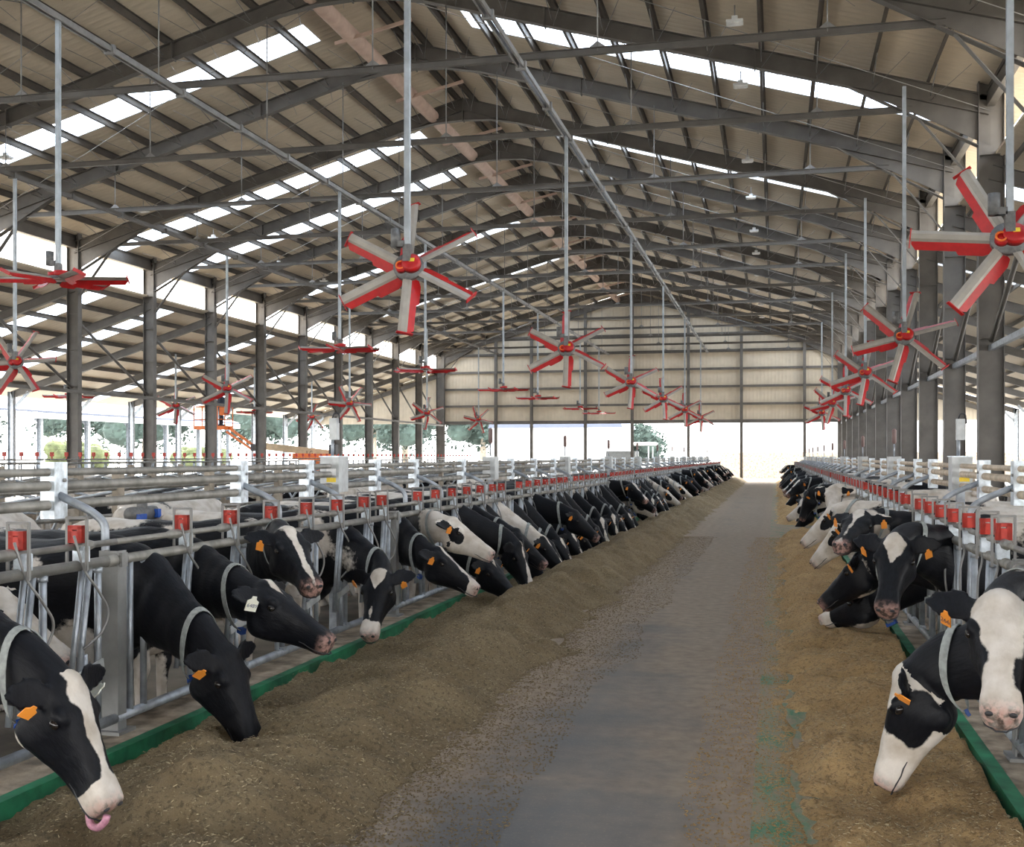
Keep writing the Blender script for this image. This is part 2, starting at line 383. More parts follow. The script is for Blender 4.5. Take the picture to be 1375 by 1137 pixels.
# frames: columns, rafters, ties
def web_column(x, y, z0, z1, d, w):
    g = MB(); g.ibeam((x, y, z0), (x, y, z1), d, w, .018, .012, (1, 0, 0))
    for zz in np.arange(z1-.3, z0+4.3, -1.3): g.box((x, y, zz), (d-.03, w*.95, .012))
    return g
vis = [k for k in KS]
for k in KS:
    y = FY(k); near = ordinal(k+9) if False else None
    idx = k+9
    for x, z1, d, row in ((XL, ZE+.35, .46, 'left'), (XR, ZE+.35, .52, 'right')):
        t = empty('steel_column', (x, y, 0))
        order = [q for q in KS if q >= (-0 if row == 'left' else -2)]
        lab = 'tall grey steel I-beam column, %s in view of the %s row' % (ordinal(order.index(k)), row) if k in order else 'tall grey steel I-beam column of the %s row beside or behind the viewer' % row
        tag(t, lab, 'column', 'main columns')
        g = web_column(x, y, FLO, z1, d, .24); g.build('shaft', M['column'], t, (x, y, 0))
        g = MB(); g.box((x, y, FLO+.02), (d+.15, .4, .04)); g.build('base_plate', M['column'], t, (x, y, 0))
    for x, row in ((XLO, 'left'), (XRO, 'right')):
        t = empty('aisle_column', (x, y, 0)); tag(t, 'short steel column outside the %s aisle, number %d from near end' % (row, idx+1), 'column', 'outer aisle columns')
        g = MB(); g.ibeam((x, y, FLO-.1), (x, y, lean_z(x)), .30, .2, .014, .01, (1, 0, 0)); g.build('shaft', M['galv'], t, (x, y, 0))
        s = 1 if row == 'left' else -1
        g = MB(); g.beam((x, y, lean_z(x)-.9), (x+s*.9, y, lean_z(x+s*.9)-.3), .02, .16); g.build('knee_brace', M['galv'], t, (x, y, 0))
    # main rafter pair
    t = empty('roof_rafter', (XA, y, ZA)); tag(t, 'dark steel rafter pair meeting at the ridge, number %d of 19 from near end' % (idx+1), 'rafter', 'main roof rafters')
    for s, xe in ((-1, XL), (1, XR)):
        g = MB(); d = .40; p0 = (XA, y, ZA-d/2); p1 = (xe, y, ZE+.0-d/2+.0)
        p1 = (xe, y, roofz(xe)-d/2); g.ibeam(p0, p1, d, .20, .016, .012)
        # haunch plates: deeper web near the knee and near the apex
        hx = xe-s*2.9; zt = roofz(xe); 
        for q in (-.011, .011):
            g.add([(xe, y+q, zt-.1), (xe, y+q, zt-1.05), (hx, y+q, roofz(hx)-.38), (hx, y+q, roofz(hx)-.1)], [(0, 1, 2, 3)])
        g.beam((xe-s*.24, y, zt-1.05), (hx, y, roofz(hx)-.40), .20, .016)
        hx = XA+s*1.7
        for q in (-.011, .011):
            g.add([(XA, y+q, ZA-.1), (XA, y+q, ZA-.72), (XA+s*.9, y+q, ZA-.75), (hx, y+q, roofz(hx)-.38)], [(0, 1, 2, 3)])
        g.beam((XA, y, ZA-.72), (XA+s*.9, y, ZA-.76), .2, .014)
        g.beam((XA+s*.9, y, ZA-.76), (XA+s*1.8, y, roofz(XA+s*1.8)-.41), .2, .014)
        for xx in (.33, .66): 
            px = XA+(xe-XA)*xx; g.beam((px, y, roofz(px)-.01), (px, y, roofz(px)-.44), .24, .03, (1, 0, 0))
        g.build('rafter_half', M['rafter'], t, (XA, y, ZA))
    g = MB(); g.box((XA, y, ZA-.38), (.03, .24, .76)); g.build('apex_plate', M['rafter'], t, (XA, y, ZA))
    for s, xe in ((-1, XL), (1, XR)):      # knee brackets
        g = MB(); g.beam((xe-s*.24, y, ZE-1.9), (xe-s*1.5, y, roofz(xe-s*1.5)-.75), .16, .016); g.build('knee_plate', M['column'], t, (XA, y, ZA))
    # aisle rafters
    for x0, x1, row in ((XL, XLO, 'left'), (XR, XRO, 'right')):
        g = MB(); g.ibeam((x0, y, lean_z(x0)-.17), (x1, y, lean_z(x1)-.17), .32, .16, .014, .01)
        o = g.build('aisle_rafter', M['column'], None); tag(o, 'sloping steel rafter over the %s aisle, number %d from the near end' % (row, idx+1), 'rafter', 'aisle rafters')
    # tie with hangers
    t = empty('tie_beam', (XA, y, ZT)); tag(t, 'thin horizontal tie beam below the roof, number %d from near end' % (idx+1), 'beam', 'tie beams')
    g = MB(); g.ibeam((XL+1.6, y, ZT), (XR-1.6, y, ZT), .13, .09, .012, .01); g.build('tie_bar', M['rafter'], t, (XA, y, ZT))
    for xx in (-19.6, -15.4, -12.2, -7.6, -3.2, .9):
        g = MB(); g.tube([(xx, y, ZT), (xx, y, roofz(xx)-.3)], .014, 6); g.add([(xx-.16, y-.01, ZT+.07), (xx+.16, y-.01, ZT+.07), (xx, y-.01, ZT+.19)], [(0, 1, 2)]); g.add([(xx-.16, y+.01, ZT+.07), (xx+.16, y+.01, ZT+.07), (xx, y+.01, ZT+.19)], [(0, 2, 1)])
        g.build('hanger', M['thin'], t, (XA, y, ZT))
# bracing rods in each bay
for bi, k in enumerate(KS[:-1]):
    y0, y1 = FY(k), FY(k+1); g = MB()
    for side, xe in ((-1, XL), (1, XR)):
        for i in range(n):
            xa = XA+side*(.25+i*(abs(xe-XA)-.3)/n); xb = XA+side*(.25+(i+1)*(abs(xe-XA)-.3)/n)
            za, zb = roofz(xa)+.02, roofz(xb)+.02
            g.tube([(xa, y0, za-.38), ((xa+xb)/2, (y0+y1)/2-.9, (za+zb)/2)], .008, 4)
            g.tube([(xa, y1, za-.38), ((xa+xb)/2, (y0+y1)/2+.9, (za+zb)/2)], .008, 4)
            g.tube([(xa, y0+.15, za-.30), (xa, y0+1.2, za)], .014, 4); g.tube([(xa, y1-.15, za-.30), (xa, y1-1.2, za)], .014, 4)
        g.tube([(XA, y0, ZA-.3), (xe, y1, roofz(xe)-.3)], .010, 4)
    o = g.build('roof_bracing', M['thin']); tag(o, 'thin bracing rods under the roof, bay number %d from near end' % (bi+1), 'bracing', 'roof bracing')
# wind bracing and side rails along the column rows
for x, row in ((XL, 'left'), (XR, 'right')):
    for zz, nmz in ((H+2.3, 'high'),):
        g = MB()
        g.beam((x+(.3 if row == 'left' else -.0), YN, zz), (x+(.3 if row == 'left' else -.0), YF, zz), .10, .12)
        o = g.build('side_rail', M['rafter' if row == 'left' else 'galv']); tag(o, 'long horizontal steel rail fixed to the %s row of columns' % row, 'rail')
    for bi, k in enumerate(KS[:-1]):
        if k < -3: continue
        y0, y1 = FY(k), FY(k+1)
        g = MB(); g.tube([(x, y0+.12, H+4.9), (x, y1-.12, H+2.45)], .055, 8)
        o = g.build('wind_brace', M['column']); tag(o, 'sloping round brace between columns of the %s row, number %d in view' % (row, bi-5), 'brace', 'wind braces')
for x, row in ((XL, 'left'), (XR, 'right')):
    g = MB(); g.box((x, (YN+YF)/2, 9.36), (.16, YF-YN, .34)); o = g.build('eave_beam', M['column']); tag(o, 'long eave beam along the top of the %s columns' % row, 'beam')
# longitudinal fan beams
for x, lab in ((-4.65, 'light steel beam running down the barn above the central alley fans'), (-11.7, 'light steel beam running down the barn under the ridge, left of the alley'), (-19.4, 'light steel beam running down the barn nearest the left columns')):
    g = MB(); L = YF-YN; yc = (YN+YF)/2
    for q in (-.05, .05): g.box((x+q, yc, ZT-.16), (.035, L, .10))
    for yy in np.arange(YN, YF, 2.5): g.box((x, yy, ZT-.16), (.2, .08, .16))
    o = g.build('fan_beam', M['thin' if x > -19 else 'rafter']); tag(o, lab, 'beam')
# ridge duct with props
t = empty('ridge_duct', (XA-1.0, 35, ZA-.6)); tag(t, 'long round pinkish duct running under the ridge', 'duct')
g = MB(); g.tube([(XA-1.05, YN, roofz(XA-1.05)-.22), (XA-1.05, YF-.3, roofz(XA-1.05)-.22)], .21, 20); g.build('duct_pipe', M['duct'], t, (XA-1.0, 35, ZA-.6))
for k in KS[:-1]:
    y = FY(k)+2.5
    g = MB(); g.beam((XA-1.45, y, roofz(XA-1.05)-.46), (XA+.7, y, ZA-.30), .06, .09); g.build('duct_bracket', M['duct'], t, (XA-1.0, 35, ZA-.6))
# lamps on the purlins
for x, row in ((-.8, 'right'), (-20.9, 'left')):
    for i, y in enumerate([23.3, 27.3, 34.3, 39.2, 45., 50., 56., 61., 67., 73.]):
        z = roofz(x)-.32
        t = empty('roof_lamp', (x, y, z)); tag(t, 'small white lamp hanging under the %s roof slope, %s in view' % (row, ordinal(i)), 'lamp', 'roof lamps')
        g = MB(); g.box((0, 0, 0), (.34, .26, .05)); g.box((0, 0, .07), (.12, .12, .1)); g.build('housing', M['white'], t)
        g = MB(); g.tube([(0, 0, .1), (0, 0, .35)], .015, 6); g.build('stem', M['thin'], t)
        g = MB(); g.box((.0, 0, -.035), (.28, .2, .02)); g.build('lens', M['sticker'], t)

# ------------------------------------------------------------------ gable walls
for nm, yw in (('wall_far', YF+.3), ('wall_near', YN-.6)):
    g = MB(); z0 = 4.18; pts = [(XL-.3, z0), (XR+.3, z0), (XR+.3, roofz(XR)+.2), (XA, ZA+.2), (XL-.3, roofz(XL)+.2)]
    vs = [(x, yw, z) for x, z in pts]+[(x, yw+.08, z) for x, z in pts]; nn = 5
    g.add(vs, [tuple(range(nn)), tuple(range(2*nn-1, nn-1, -1))]+[(i, i+nn, (i+1) % nn+nn, (i+1) % nn) for i in range(nn)])
    for s, x0, x1 in ((-1, XL-.3, XLO), (1, XR+.3, XRO)):
        zz = [lean_z(x0), lean_z(x1)]
        vs = [(x0, yw, z0), (x1, yw, z0), (x1, yw, zz[1]+.2), (x0, yw, zz[0]+.2)]; vs += [(x, y+.08, z) for x, y, z in vs]
        g.add(vs, [(0, 1, 2, 3), (7, 6, 5, 4), (0, 4, 5, 1), (2, 6, 7, 3)])
    struct(nm, g, M['wall'], 'cream ribbed gable cladding above the open end')
yw = YF+.12
for i, z in enumerate([4.22, 5.45, 6.7, 7.95, 9.2, 10.45, 11.7, 12.8]):
    xa = XL if z < ZE else XA-(ZA-z)/SLOPE; xb = XR if z < ZE else XA+(ZA-z)/SLOPE
    g = MB(); g.box(((xa+xb)/2, yw+.06, z), (xb-xa, .08, .16 if i else .24)); o = g.build('gable_girt', M['column']); tag(o, 'horizontal steel girt on the far gable wall, number %d from the bottom' % (i+1), 'girt', 'gable girts')
for i, x in enumerate([XL+.3, -20.1, -17.4, -13.4, -10.0, -6.0, -2.3, 2.0]):
    g = MB(); z1 = roofz(x)-.2; g.ibeam((x, yw-.12, FLO-.1), (x, yw-.12, z1), .24, .2, .014, .01, (0, 1, 0))
    o = g.build('gable_post', M['column']); tag(o, 'slim steel post at the far open end, number %d from the left' % (i+1), 'post', 'gable posts')

# ------------------------------------------------------------------ outside
def shed():
    t = empty('open_shed', (-55, 60, 0)); tag(t, 'open-sided neighbouring shed with a pale blue metal roof', 'shed')
    g = slope_sheet(-44, 4.45, -58, 8.2, 25, 87, .12); g.build('roof', M['neighbour_roof'], t, (-55, 60, 0))
    g = slope_sheet(-72, 4.45, -58, 8.2, 25, 87, .12); g.build('roof', M['neighbour_roof'], t, (-55, 60, 0))
    g = MB(); g.box((-44, 56, 4.25), (.15, 62, .35)); g.build('eave_beam', M['white'], t, (-55, 60, 0))
    for i in range(13):
        y = 27+5*i
        for x in (-45, -71):
            g = MB(); g.ibeam((x, y, -.3), (x, y, 4.4), .3, .25, .02, .014, (1, 0, 0)); g.add([(x, y, 3.6), (x-.9 if x < -60 else x-.9, y, 4.6), (x, y, 4.4)], [(0, 1, 2)]); g.build('column', M['galv'], t, (-55, 60, 0))
shed()
t = empty('white_hall', (10, 112, -.3)); tag(t, 'long white industrial hall beyond the right half of the far opening', 'building')
o_ = (10, 112, -.3)
g = MB(); g.box((12, 116, 4.5), (34, 20, 9.6)); g.build('wall', M['white'], t, o_)
g = MB(); g.box((12, 116, 9.5), (35, 21, .4)); g.build('roof', M['neighbour_roof'], t, o_)
g = MB()
for i in range(16): g.box((-4+i*2.2, 105.96, 4.5), (.05, .06, 9.4))
g.build('panel_joints', M['sticker'], t, o_)
g = MB(); g.box((12, 105.9, .9), (34, .12, 2.4)); g.build('plinth', M['kerb'], t, o_)
t = empty('pale_hall', (-24, 135, -.3)); tag(t, 'pale hall with an arched roof seen through the left half of the far opening', 'building'); o_ = (-24, 135, -.3)
g = MB(); g.box((-26, 140, 2.5), (16, 12, 5.6)); g.build('wall', M['white'], t, o_)
g = MB(); vs = []; 
for y in (133.5, 146.5):
    for i in range(13): a = math.pi*i/12; vs.append((-26-8.3*math.cos(a), y, 5.2+2.3*math.sin(a)))
g.add(vs, [(i, i+1, i+14, i+13) for i in range(12)]+[tuple(range(12, -1, -1)), tuple(range(13, 26))]); g.build('roof', M['neighbour_roof'], t, o_)
t = empty('canopy_hut', (-13.2, 100, -.3)); tag(t, 'small grey hut with a flat canopy outside the far opening', 'hut'); o_ = (-13.2, 100, -.3)
g = MB(); g.box((-13.4, 101, 1.0), (2.6, 3, 2.4)); g.build('wall', M['hut'], t, o_)
g = MB(); g.box((-12.6, 100.4, 2.85), (4.4, 4.4, .25)); g.build('canopy', M['white'], t, o_)
for i in range(2): g = MB(); g.box((-10.8, 98.6+3.5*i, 1.1), (.1, .1, 3.0)); g.build('canopy_post', M['galv'], t, o_)
def tree(x, y, z, r, h, i, mat='tree'):
    g = MB(); rnd = random.Random(i*31)
    for j in range(26):
        a = rnd.random()*6.28; q = rnd.random()**.6*r*.8; zz = z+h*(.35+.6*rnd.random())
        rr = r*(.22+.2*rnd.random()); g.ball((x+q*math.cos(a), y+q*math.sin(a), zz), (rr, rr, rr*.8), 9, 6)
    t = empty('tree' if mat == 'tree' else 'bush', (x, y, z))
    g2 = MB(); core = g; g = MB(); q_ = .40 if mat == 'tree' else .12
    for j in range(3600 if mat == 'tree' else 1500):
        v = Vector(core.v[rnd.randrange(len(core.v))]); v += Vector((rnd.gauss(0, 1), rnd.gauss(0, 1), rnd.gauss(0, 1)))*r*.07
        n_ = Vector((rnd.gauss(0, 1), rnd.gauss(0, 1), rnd.gauss(0, 1)+.6)).normalized(); a_ = n_.orthogonal().normalized()*q_*rnd.uniform(.5, 1.2); b_ = n_.cross(a_)*.6
        g.add([v-a_, v-b_, v+a_, v+b_+n_*q_*.15], [(0, 1, 2), (0, 2, 3)])
    for v in core.v[::1]: pass
    sh = MB(); c_ = Vector((x, y, z+h*.6)); sh.v = [tuple(c_+(Vector(v)-c_)*.86) for v in core.v]; sh.f = core.f; sh.sm = core.sm; g.add(sh.v, sh.f)
    g.build('crown', M[mat], t, (x, y, z))
    g2.tube([(x, y, z-.2), (x+.1, y, z+h*.5)], [r*.09, r*.05], 8); g2.build('trunk', M['wood'], t, (x, y, z)); return t
i = 0
for x, y, r, h in [(-125, 150, 8, 15), (-108, 158, 8.5, 17), (-91, 150, 8, 15), (-75, 155, 8, 16), (-59, 160, 8, 14), (-62, 184, 8, 15), (-44, 168, 7, 10), (-34, 182, 6, 7), (-142, 140, 8, 13), (-158, 122, 8, 12), (-24, 190, 5.5, 6)]:
    i += 1; tag(tree(x, y, -.3, r, h, i), 'hazy tree beyond the left open side, number %d from the left' % [10, 9, 1, 2, 3, 4, 5, 6, 7, 8, 11].__getitem__([9, 8, 0, 1, 2, 3, 4, 5, 6, 7, 10].index(i-1)) , 'tree', 'trees beyond the barn')
for j, (x, y, r, h) in enumerate([(-62, 48, 3, 2.6), (-66, 55, 3.4, 3.0), (-80, 70, 4, 3.2), (-84, 80, 4, 3), (-78, 95, 4, 3), (-72, 105, 4, 3.2), (-60, 110, 3.5, 2.8)]):
    tag(tree(x, y, -.3, r, h, 40+j, 'bush'), 'dry yellow-green bush outside the left side, %s one' % ordinal(j), 'bush', 'bushes outside')

# ------------------------------------------------------------------ fans
def make_fan(rod):
    t = empty('ceiling_fan', (0, 0, 0))
    g = MB(); g.beam((0, 0, .1), (0, 0, rod), .07, .07, (1, 0, 0)); g.build('drop_rod', M['rod'], t)
    g = MB(); g.box((0, 0, .14), (.10, .10, .22)); g.tube([(-.16, .0, .22), (-.16, .0, .46)], .065, 12); g.box((-.09, 0, .26), (.12, .1, .08)); g.build('gear_motor', M['motor'], t)
    return t
def fan(x, y, z, elev, spin, label, group, R=1.02, yaw=0, ztop=None):
    ztop = (ZT-.16 if ztop is None else ztop)-z
    t = make_fan(ztop); t.location = (x, y, z); tag(t, label, 'fan', group)
    e = R_(elev); nrm = Vector((math.sin(yaw)*math.cos(e), -math.cos(yaw)*math.cos(e), math.sin(e)))
    ax = Vector((math.cos(yaw), math.sin(yaw), 0)); ay = nrm.cross(ax).normalized()   # in-plane, nrm = towards viewer / up
    Mx = Matrix((ax, ay, nrm)).transposed()
    def P(a, r, h): return Mx @ Vector((r*math.cos(a), r*math.sin(a), h))
    ctr = Vector((0, 0, 0)) if elev > 80 else -nrm*.08
    g = MB(); g.tube([ctr+nrm*-.02, ctr+nrm*.03], .20, 24); g.build('hub', M['motor'], t)
    g = MB(); g.tube([ctr+P(.2, .05, .03), ctr+P(.2, .05, .11), ctr+P(.2, .05, .13)], [.125, .125, .10], 20); g.tube([ctr+P(3.6, .09, .03), ctr+P(3.6, .09, .10)], .075, 14); g.build('motor_housing', M['red'], t)
    g = MB(); g.tube([ctr-nrm*.035, ctr-nrm*.015], .20, 20); g.build('hub_plate', M['fan_grey'], t)
    g = MB(); g.tube([ctr+P(2*math.pi*i/12, .055, .115)-Vector((.09, 0, .03)) for i in range(12)], .014, 6, closed=True); g.build('cable_coil', M['orange'], t)
    g = MB(); g.box(ctr+P(.4, .07, .132), (.07, .05, .01), Mx); g.build('rating_sticker', M['yellow'], t)
    for k in range(6):
        a = R_(spin+60*k); er = P(a, 1, 0); et = P(a+math.pi/2, 1, 0)
        tw = R_(-24); cd = et*math.cos(tw)+nrm*math.sin(tw); nn_ = er.cross(cd)
        def strip(prof, r0, r1, th, w0a, w0b, w1a, w1b):
            pass
        g = MB(); w = .062
        vs = []
        for r in (.15, R):
            for c, h in ((-w, 0), (-w*.4, .022), (w*.5, .024), (w, .004), (w*.5, -.008), (-w*.5, -.008)): vs.append(ctr+er*r+cd*c+nn_*h)
        g.add(vs, [(j, (j+1) % 6, (j+1) % 6+6, j+6) for j in range(6)]+[tuple(range(5, -1, -1)), tuple(range(6, 12))])
        b = g.build('blade', M['fan_grey'], t)
        g = MB(); prof = [(.16, w), (.16, w+.095), (.24, w+.13), (.50, w+.13), (.53, w+.09), (R-.06, w+.09), (R-.01, w+.03), (R-.01, w)]
        vs = [ctr+er*r+cd*c+nn_*(h-(c-w)*.32) for h in (-.004, .006) for r, c in prof]; m = len(prof)
        g.add(vs, [tuple(range(m)), tuple(range(2*m-1, m-1, -1))]+[(j, (j+1) % m, (j+1) % m+m, j+m) for j in range(m)])
        f = g.build('blade_flap', M['red'], b)
        g = MB(); g.beam(ctr+er*(R+.006)-cd*.08-nn_*.0, ctr+er*(R+.006)+cd*.14, .012, .055, nn_); g.build('tip_winglet', M['red'], b)
    return t
for i, (y, sp) in enumerate([(13.2, 54), (23.5, 15), (33.4, 20), (42.4, 28), (52.3, 15), (63.8, 33)]):
    fan(2.50, y, H+2.42, 23, sp+0, 'tilted six-blade red fan over the right-hand cows, %s of its row' % ordinal(i), 'tilted fans over the right row', 1.02, -.05)
for i, (y, sp) in enumerate([(13.9, 30), (25.3, 30), (37.2, 27), (48.2, 33), (60., 30), (73., 28)]):
    fan(-4.65, y, H+2.50, 23, sp, 'tilted six-blade red fan over the left-hand cows, %s of its row' % ordinal(i), 'tilted fans over the left row', .97, .10)
for i, y in enumerate([16.6, 29.1, 36.9, 48.3, 55.7, 68.4, 76.]):
    fan(-11.7, y, H+2.98, 88, 20+17*i, 'level six-blade fan on a rod left of the alley, %s of its row' % ordinal(i), 'level fans in the middle row', 1.12, .0)
for i, y in enumerate([25.7, 37.4, 49.5, 61.5, 73.]):
    fan(-19.4, y, H+2.50, 23, 5+25*i, 'tilted six-blade red fan near the left columns, %s of its row' % ordinal(i), 'tilted fans near the left columns', 1.0, .35)
for i, (y, e) in enumerate([(41., 88), (49.5, 30), (58.0, 88), (66., 30)]):
    fan(-28.4, y, H+2.50, e, 10+20*i, 'distant red fan under the left aisle roof, %s one' % ordinal(i), 'fans under the left aisle', 1.0, .4, lean_z(-28.4))
fan(8.8, 24, H+2.6, 25, 10, 'dark red fan glimpsed between the right columns', 'fans under the right aisle', 1.0, -.3, lean_z(8.8))

# ------------------------------------------------------------------ feed barriers
NP = 7; PIT = .67
def make_panel():
    t = empty('feed_barrier_panel', (0, 0, 0))
    g = MB(); g.tube([(0, 0, 1.127), (0, B, 1.127)], .031, 12)
    for y in (.04, B-.04): g.tube([(0, y-.05, 1.127), (0, y+.05, 1.127)], .038, 12)
    g.build('top_rail', M['pipe'], t)
    g = MB(); g.tube([(0, 0, 1.235), (0, B, 1.235)], .019, 8)
    for i in range(NP):
        y = .31+PIT*(i+1)-.28; g.tube([(0, y-.12, 1.235), (0, y-.07, 1.235), (0, y+.02, 1.235), (0, y+.07, 1.235)], [.020, .031, .031, .020], 8)
    g.build('latch_rail', M['pipe'], t)
    g = MB(); g.tube([(0, 0, .19), (0, B, .19)], .03, 10); g.build('bottom_rail', M['galv'], t)
    g = MB(); g.box((-.04, .0, .63), (.12, .012, 1.10)); g.box((.019, .04, .63), (.010, .09, 1.10)); g.box((-.097, .04, .63), (.010, .09, 1.10)); g.box((-.03, .04, KZ+.01), (.18, .18, .02)); g.box((-.0, .04, 1.127), (.085, .06, .085))
    g.build('post', M['post'], t)
    for i in range(NP):
        yb = .31+PIT*(i+1)
        if i == NP-1: yb -= .17
        g = MB(); g.tube([(0, yb, .19), (0, yb, 1.127)], .021, 8); g.tube([(0, yb, 1.07), (0, yb, 1.10)], .027, 8); g.box((0, yb, .215), (.05, .07, .03)); g.build('fixed_bar', M['galv'], t)
        if i == 0:
            
            for q in (.16, .31):
                g = MB(); g.tube([(0, q, .19), (0, q, 1.127)], .021, 8); g.build('fixed_bar', M['galv'], t)
        # pivoting yoke: two leaning tubes, a link plate and the bent release rod
        g = MB()
        g.tube([(.0, yb-.08, 1.13), (.0, yb-.21, .36)], .020, 8); g.tube([(.0, yb-.15, 1.13), (.0, yb-.28, .36)], .017, 8)
        g.tube([(.0, yb-.10, .20), (0, yb-.13, .62)], .018, 8)
        y_ = g.build('yoke', M['galv'], t)
        g = MB(); g.beam((.028, yb-.26, .50), (.028, yb+.01, .55), .012, .055); g.build('link_plate', M['cab'], y_)
        g = MB(); g.tube(arc([(.03, yb-.27, 1.30), (.03, yb-.18, 1.10), (.07, yb-.12, 1.00), (.09, yb-.02, .86), (.07, yb-.05, .74), (.03, yb-.18, .66)], .09), .0075, 6); g.build('release_rod', M['thin'], y_)
        # red latch with its U frame
        yl = yb-.20
        g = MB()
        for q in (-.062, .062): g.beam((q, yl, 1.10), (q, yl, 1.40), .014, .014, (1, 0, 0))
        g.beam((-.065, yl, 1.395), (.065, yl, 1.395), .014, .014); g.build('latch_frame', M['thin'], t)
        g = MB(); g.box((.01, yl, 1.19), (.07, .012, .085)); g.box((.01, yl+.05, 1.19), (.07, .012, .085)); g.box((.01, yl+.025, 1.232), (.07, .05, .008)); g.build('latch_clip', M['galv_bright'], t)
        g = MB(); w_, h_ = .088, .098
        g.box((-w_/2+.014, yl, 1.305), (.028, .045, h_)); g.box((w_/2-.014, yl, 1.305), (.028, .045, h_))
        g.box((0, yl, 1.305-h_/2+.034), (w_, .045, .068)); g.box((0, yl, 1.305+h_/2-.011), (w_, .045, .022))
        g.build('latch', M['red_latch'], t)
    return t
proto = make_panel()
def place_panels(x, ylist, rz, row):
    for i, y in enumerate(ylist):
        o = proto if (row == 'left' and i == 0) else copy_tree(proto)
        o.location = (x, y, 0); o.rotation_euler = (0, 0, rz)
        tag(o, 'headlock feed barrier section with red latches, %s of the %s row' % (ordinal(i), row), 'feed barrier', 'headlock feed barrier sections')
place_panels(XBL, [.93+5*i for i in range(16)], 0, 'left')
place_panels(XBR, [6.6+5*i for i in range(15)], math.pi, 'right')

# bracket arms, pipes and cabinets over the barriers
XPL, XPR = -4.40, 1.886
PZ = ((1.64, .026), (1.555, .033), (1.435, .033))
for x, row in ((XPL, 'left'), (XPR, 'right')):
    for i, (z, r) in enumerate(PZ):
        g = MB(); g.tube([(x, .5, z), (x, 80, z)], r, 10)
        for yy in np.arange(3, 80, 6.0): g.tube([(x, yy, z), (x, yy+.12, z)], r*1.25, 10)
        o = g.build('support_pipe', M['pipe' if row == 'left' else 'pipe_tan']); tag(o, '%s of the three long pipes behind the %s feed barrier' % (['top', 'middle', 'bottom'][i], row), 'pipe')
def make_bracket():
    t = empty('pipe_bracket', (0, 0, 0))
    g = MB(); g.box((.045, 0, 1.525), (.008, .13, .35))
    for q in (-1, 1): g.box((.0, q*.062, 1.525), (.10, .008, .35))
    g.box((0, 0, 1.70), (.10, .13, .008)); g.build('bracket_plate', M['galv_bright'], t)
    for z in (1.47, 1.59): 
        g = MB(); g.tube([(.045, .03, z), (.062, .03, z)], .013, 6); g.build('bolt', M['thin'], t)
    g = MB(); g.tube(arc([(.03, 0, 1.50), (.26, 0, 1.40), (.36, 0, 1.33), (.38, 0, .1), (.38, 0, FLO)], .10), .026, 10); g.build('arm', M['galv'], t)
    return t
bp = make_bracket(); first = True
ys = {'left': [3.7, 6.2, 8.7, 10.1, 12.0, 13.4, 15.6, 18.7, 20.6, 22.5]+[25+2.1*i for i in range(26)], 'right': [4.6, 6.1, 9.6, 11.15, 14.6, 16.1, 18.2, 21.1, 23.5]+[26.5+2.3*i for i in range(23)]}
for row, x, rz in (('left', XPL, 0), ('right', XPR, math.pi)):
    for i, y in enumerate(ys[row]):
        o = bp if first else copy_tree(bp); first = False
        o.location = (x, y, 0); o.rotation_euler = (0, 0, rz)
        tag(o, 'bright clamp plate with curved arm holding pipes, %s of the %s row' % (ordinal(i), row), 'bracket', 'pipe brackets')
def text_mesh(s, size, name):
    cu = bpy.data.curves.new(name, 'FONT'); cu.body = s; cu.size = size; cu.align_x = 'CENTER'; cu.align_y = 'CENTER'; cu.extrude = .0008
    o = bpy.data.objects.new(name, cu); C.objects.link(o); dg = bpy.context.evaluated_depsgraph_get(); dg.update()
    me = bpy.data.meshes.new_from_object(o.evaluated_get(dg)); bpy.data.objects.remove(o); return me
def make_cabinet():
    t = empty('control_cabinet', (0, 0, 0))
    g = MB(); g.box((0, 0, 1.555), (.20, .26, .36)); g.build('box', M['cab'], t)
    g = MB(); g.box((0, 0, 1.738), (.22, .28, .012)); g.build('lid', M['galv_bright'], t)
    g = MB(); g.box((.02, -.132, 1.50), (.10, .004, .045)); g.build('warning_sticker', M['yellow'], t)
    g = MB(); g.box((.02, -.132, 1.58), (.10, .004, .07)); g.build('white_sticker', M['sticker'], t)
    g = MB(); g.tube([(-.02, .0, 1.74), (-.02, 0, 1.92)], .018, 8); g.build('mast', M['galv'], t)
    g = MB(); g.box((-.0, 0, 2.02), (.08, .08, .22)); g.build('mast_box', M['cab'], t)
    g = MB(); g.tube(arc([(-.02, 0, 2.13), (.0, 0, 2.19), (.05, 0, 2.18), (.06, 0, 2.08)], .04), .008, 6); g.build('cable', M['dark'], t)
    g = MB(); g.box((0, 0, .6), (.08, .08, 1.56)); g.build('leg', M['galv'], t)
    return t
def make_cab_small():
    t = empty('control_cabinet', (0, 0, 0))
    g = MB(); g.box((0, 0, 1.555), (.20, .26, .36)); g.build('box', M['cab'], t)
    g = MB(); g.tube([(0, 0, 1.74), (0, 0, 1.96)], .014, 6); g.build('mast', M['galv'], t)
    g = MB(); g.tube([(0, 0, 1.94), (0, 0, 1.97), (0, 0, 2.16), (0, 0, 2.19)], [.015, .036, .036, .015], 8); g.build('beacon', M['brown_dev'], t)
    g = MB(); g.box((0, 0, .6), (.08, .08, 1.56)); g.build('leg', M['galv'], t)
    return t
c1 = make_cabinet(); c2 = make_cab_small(); f1 = f2 = True
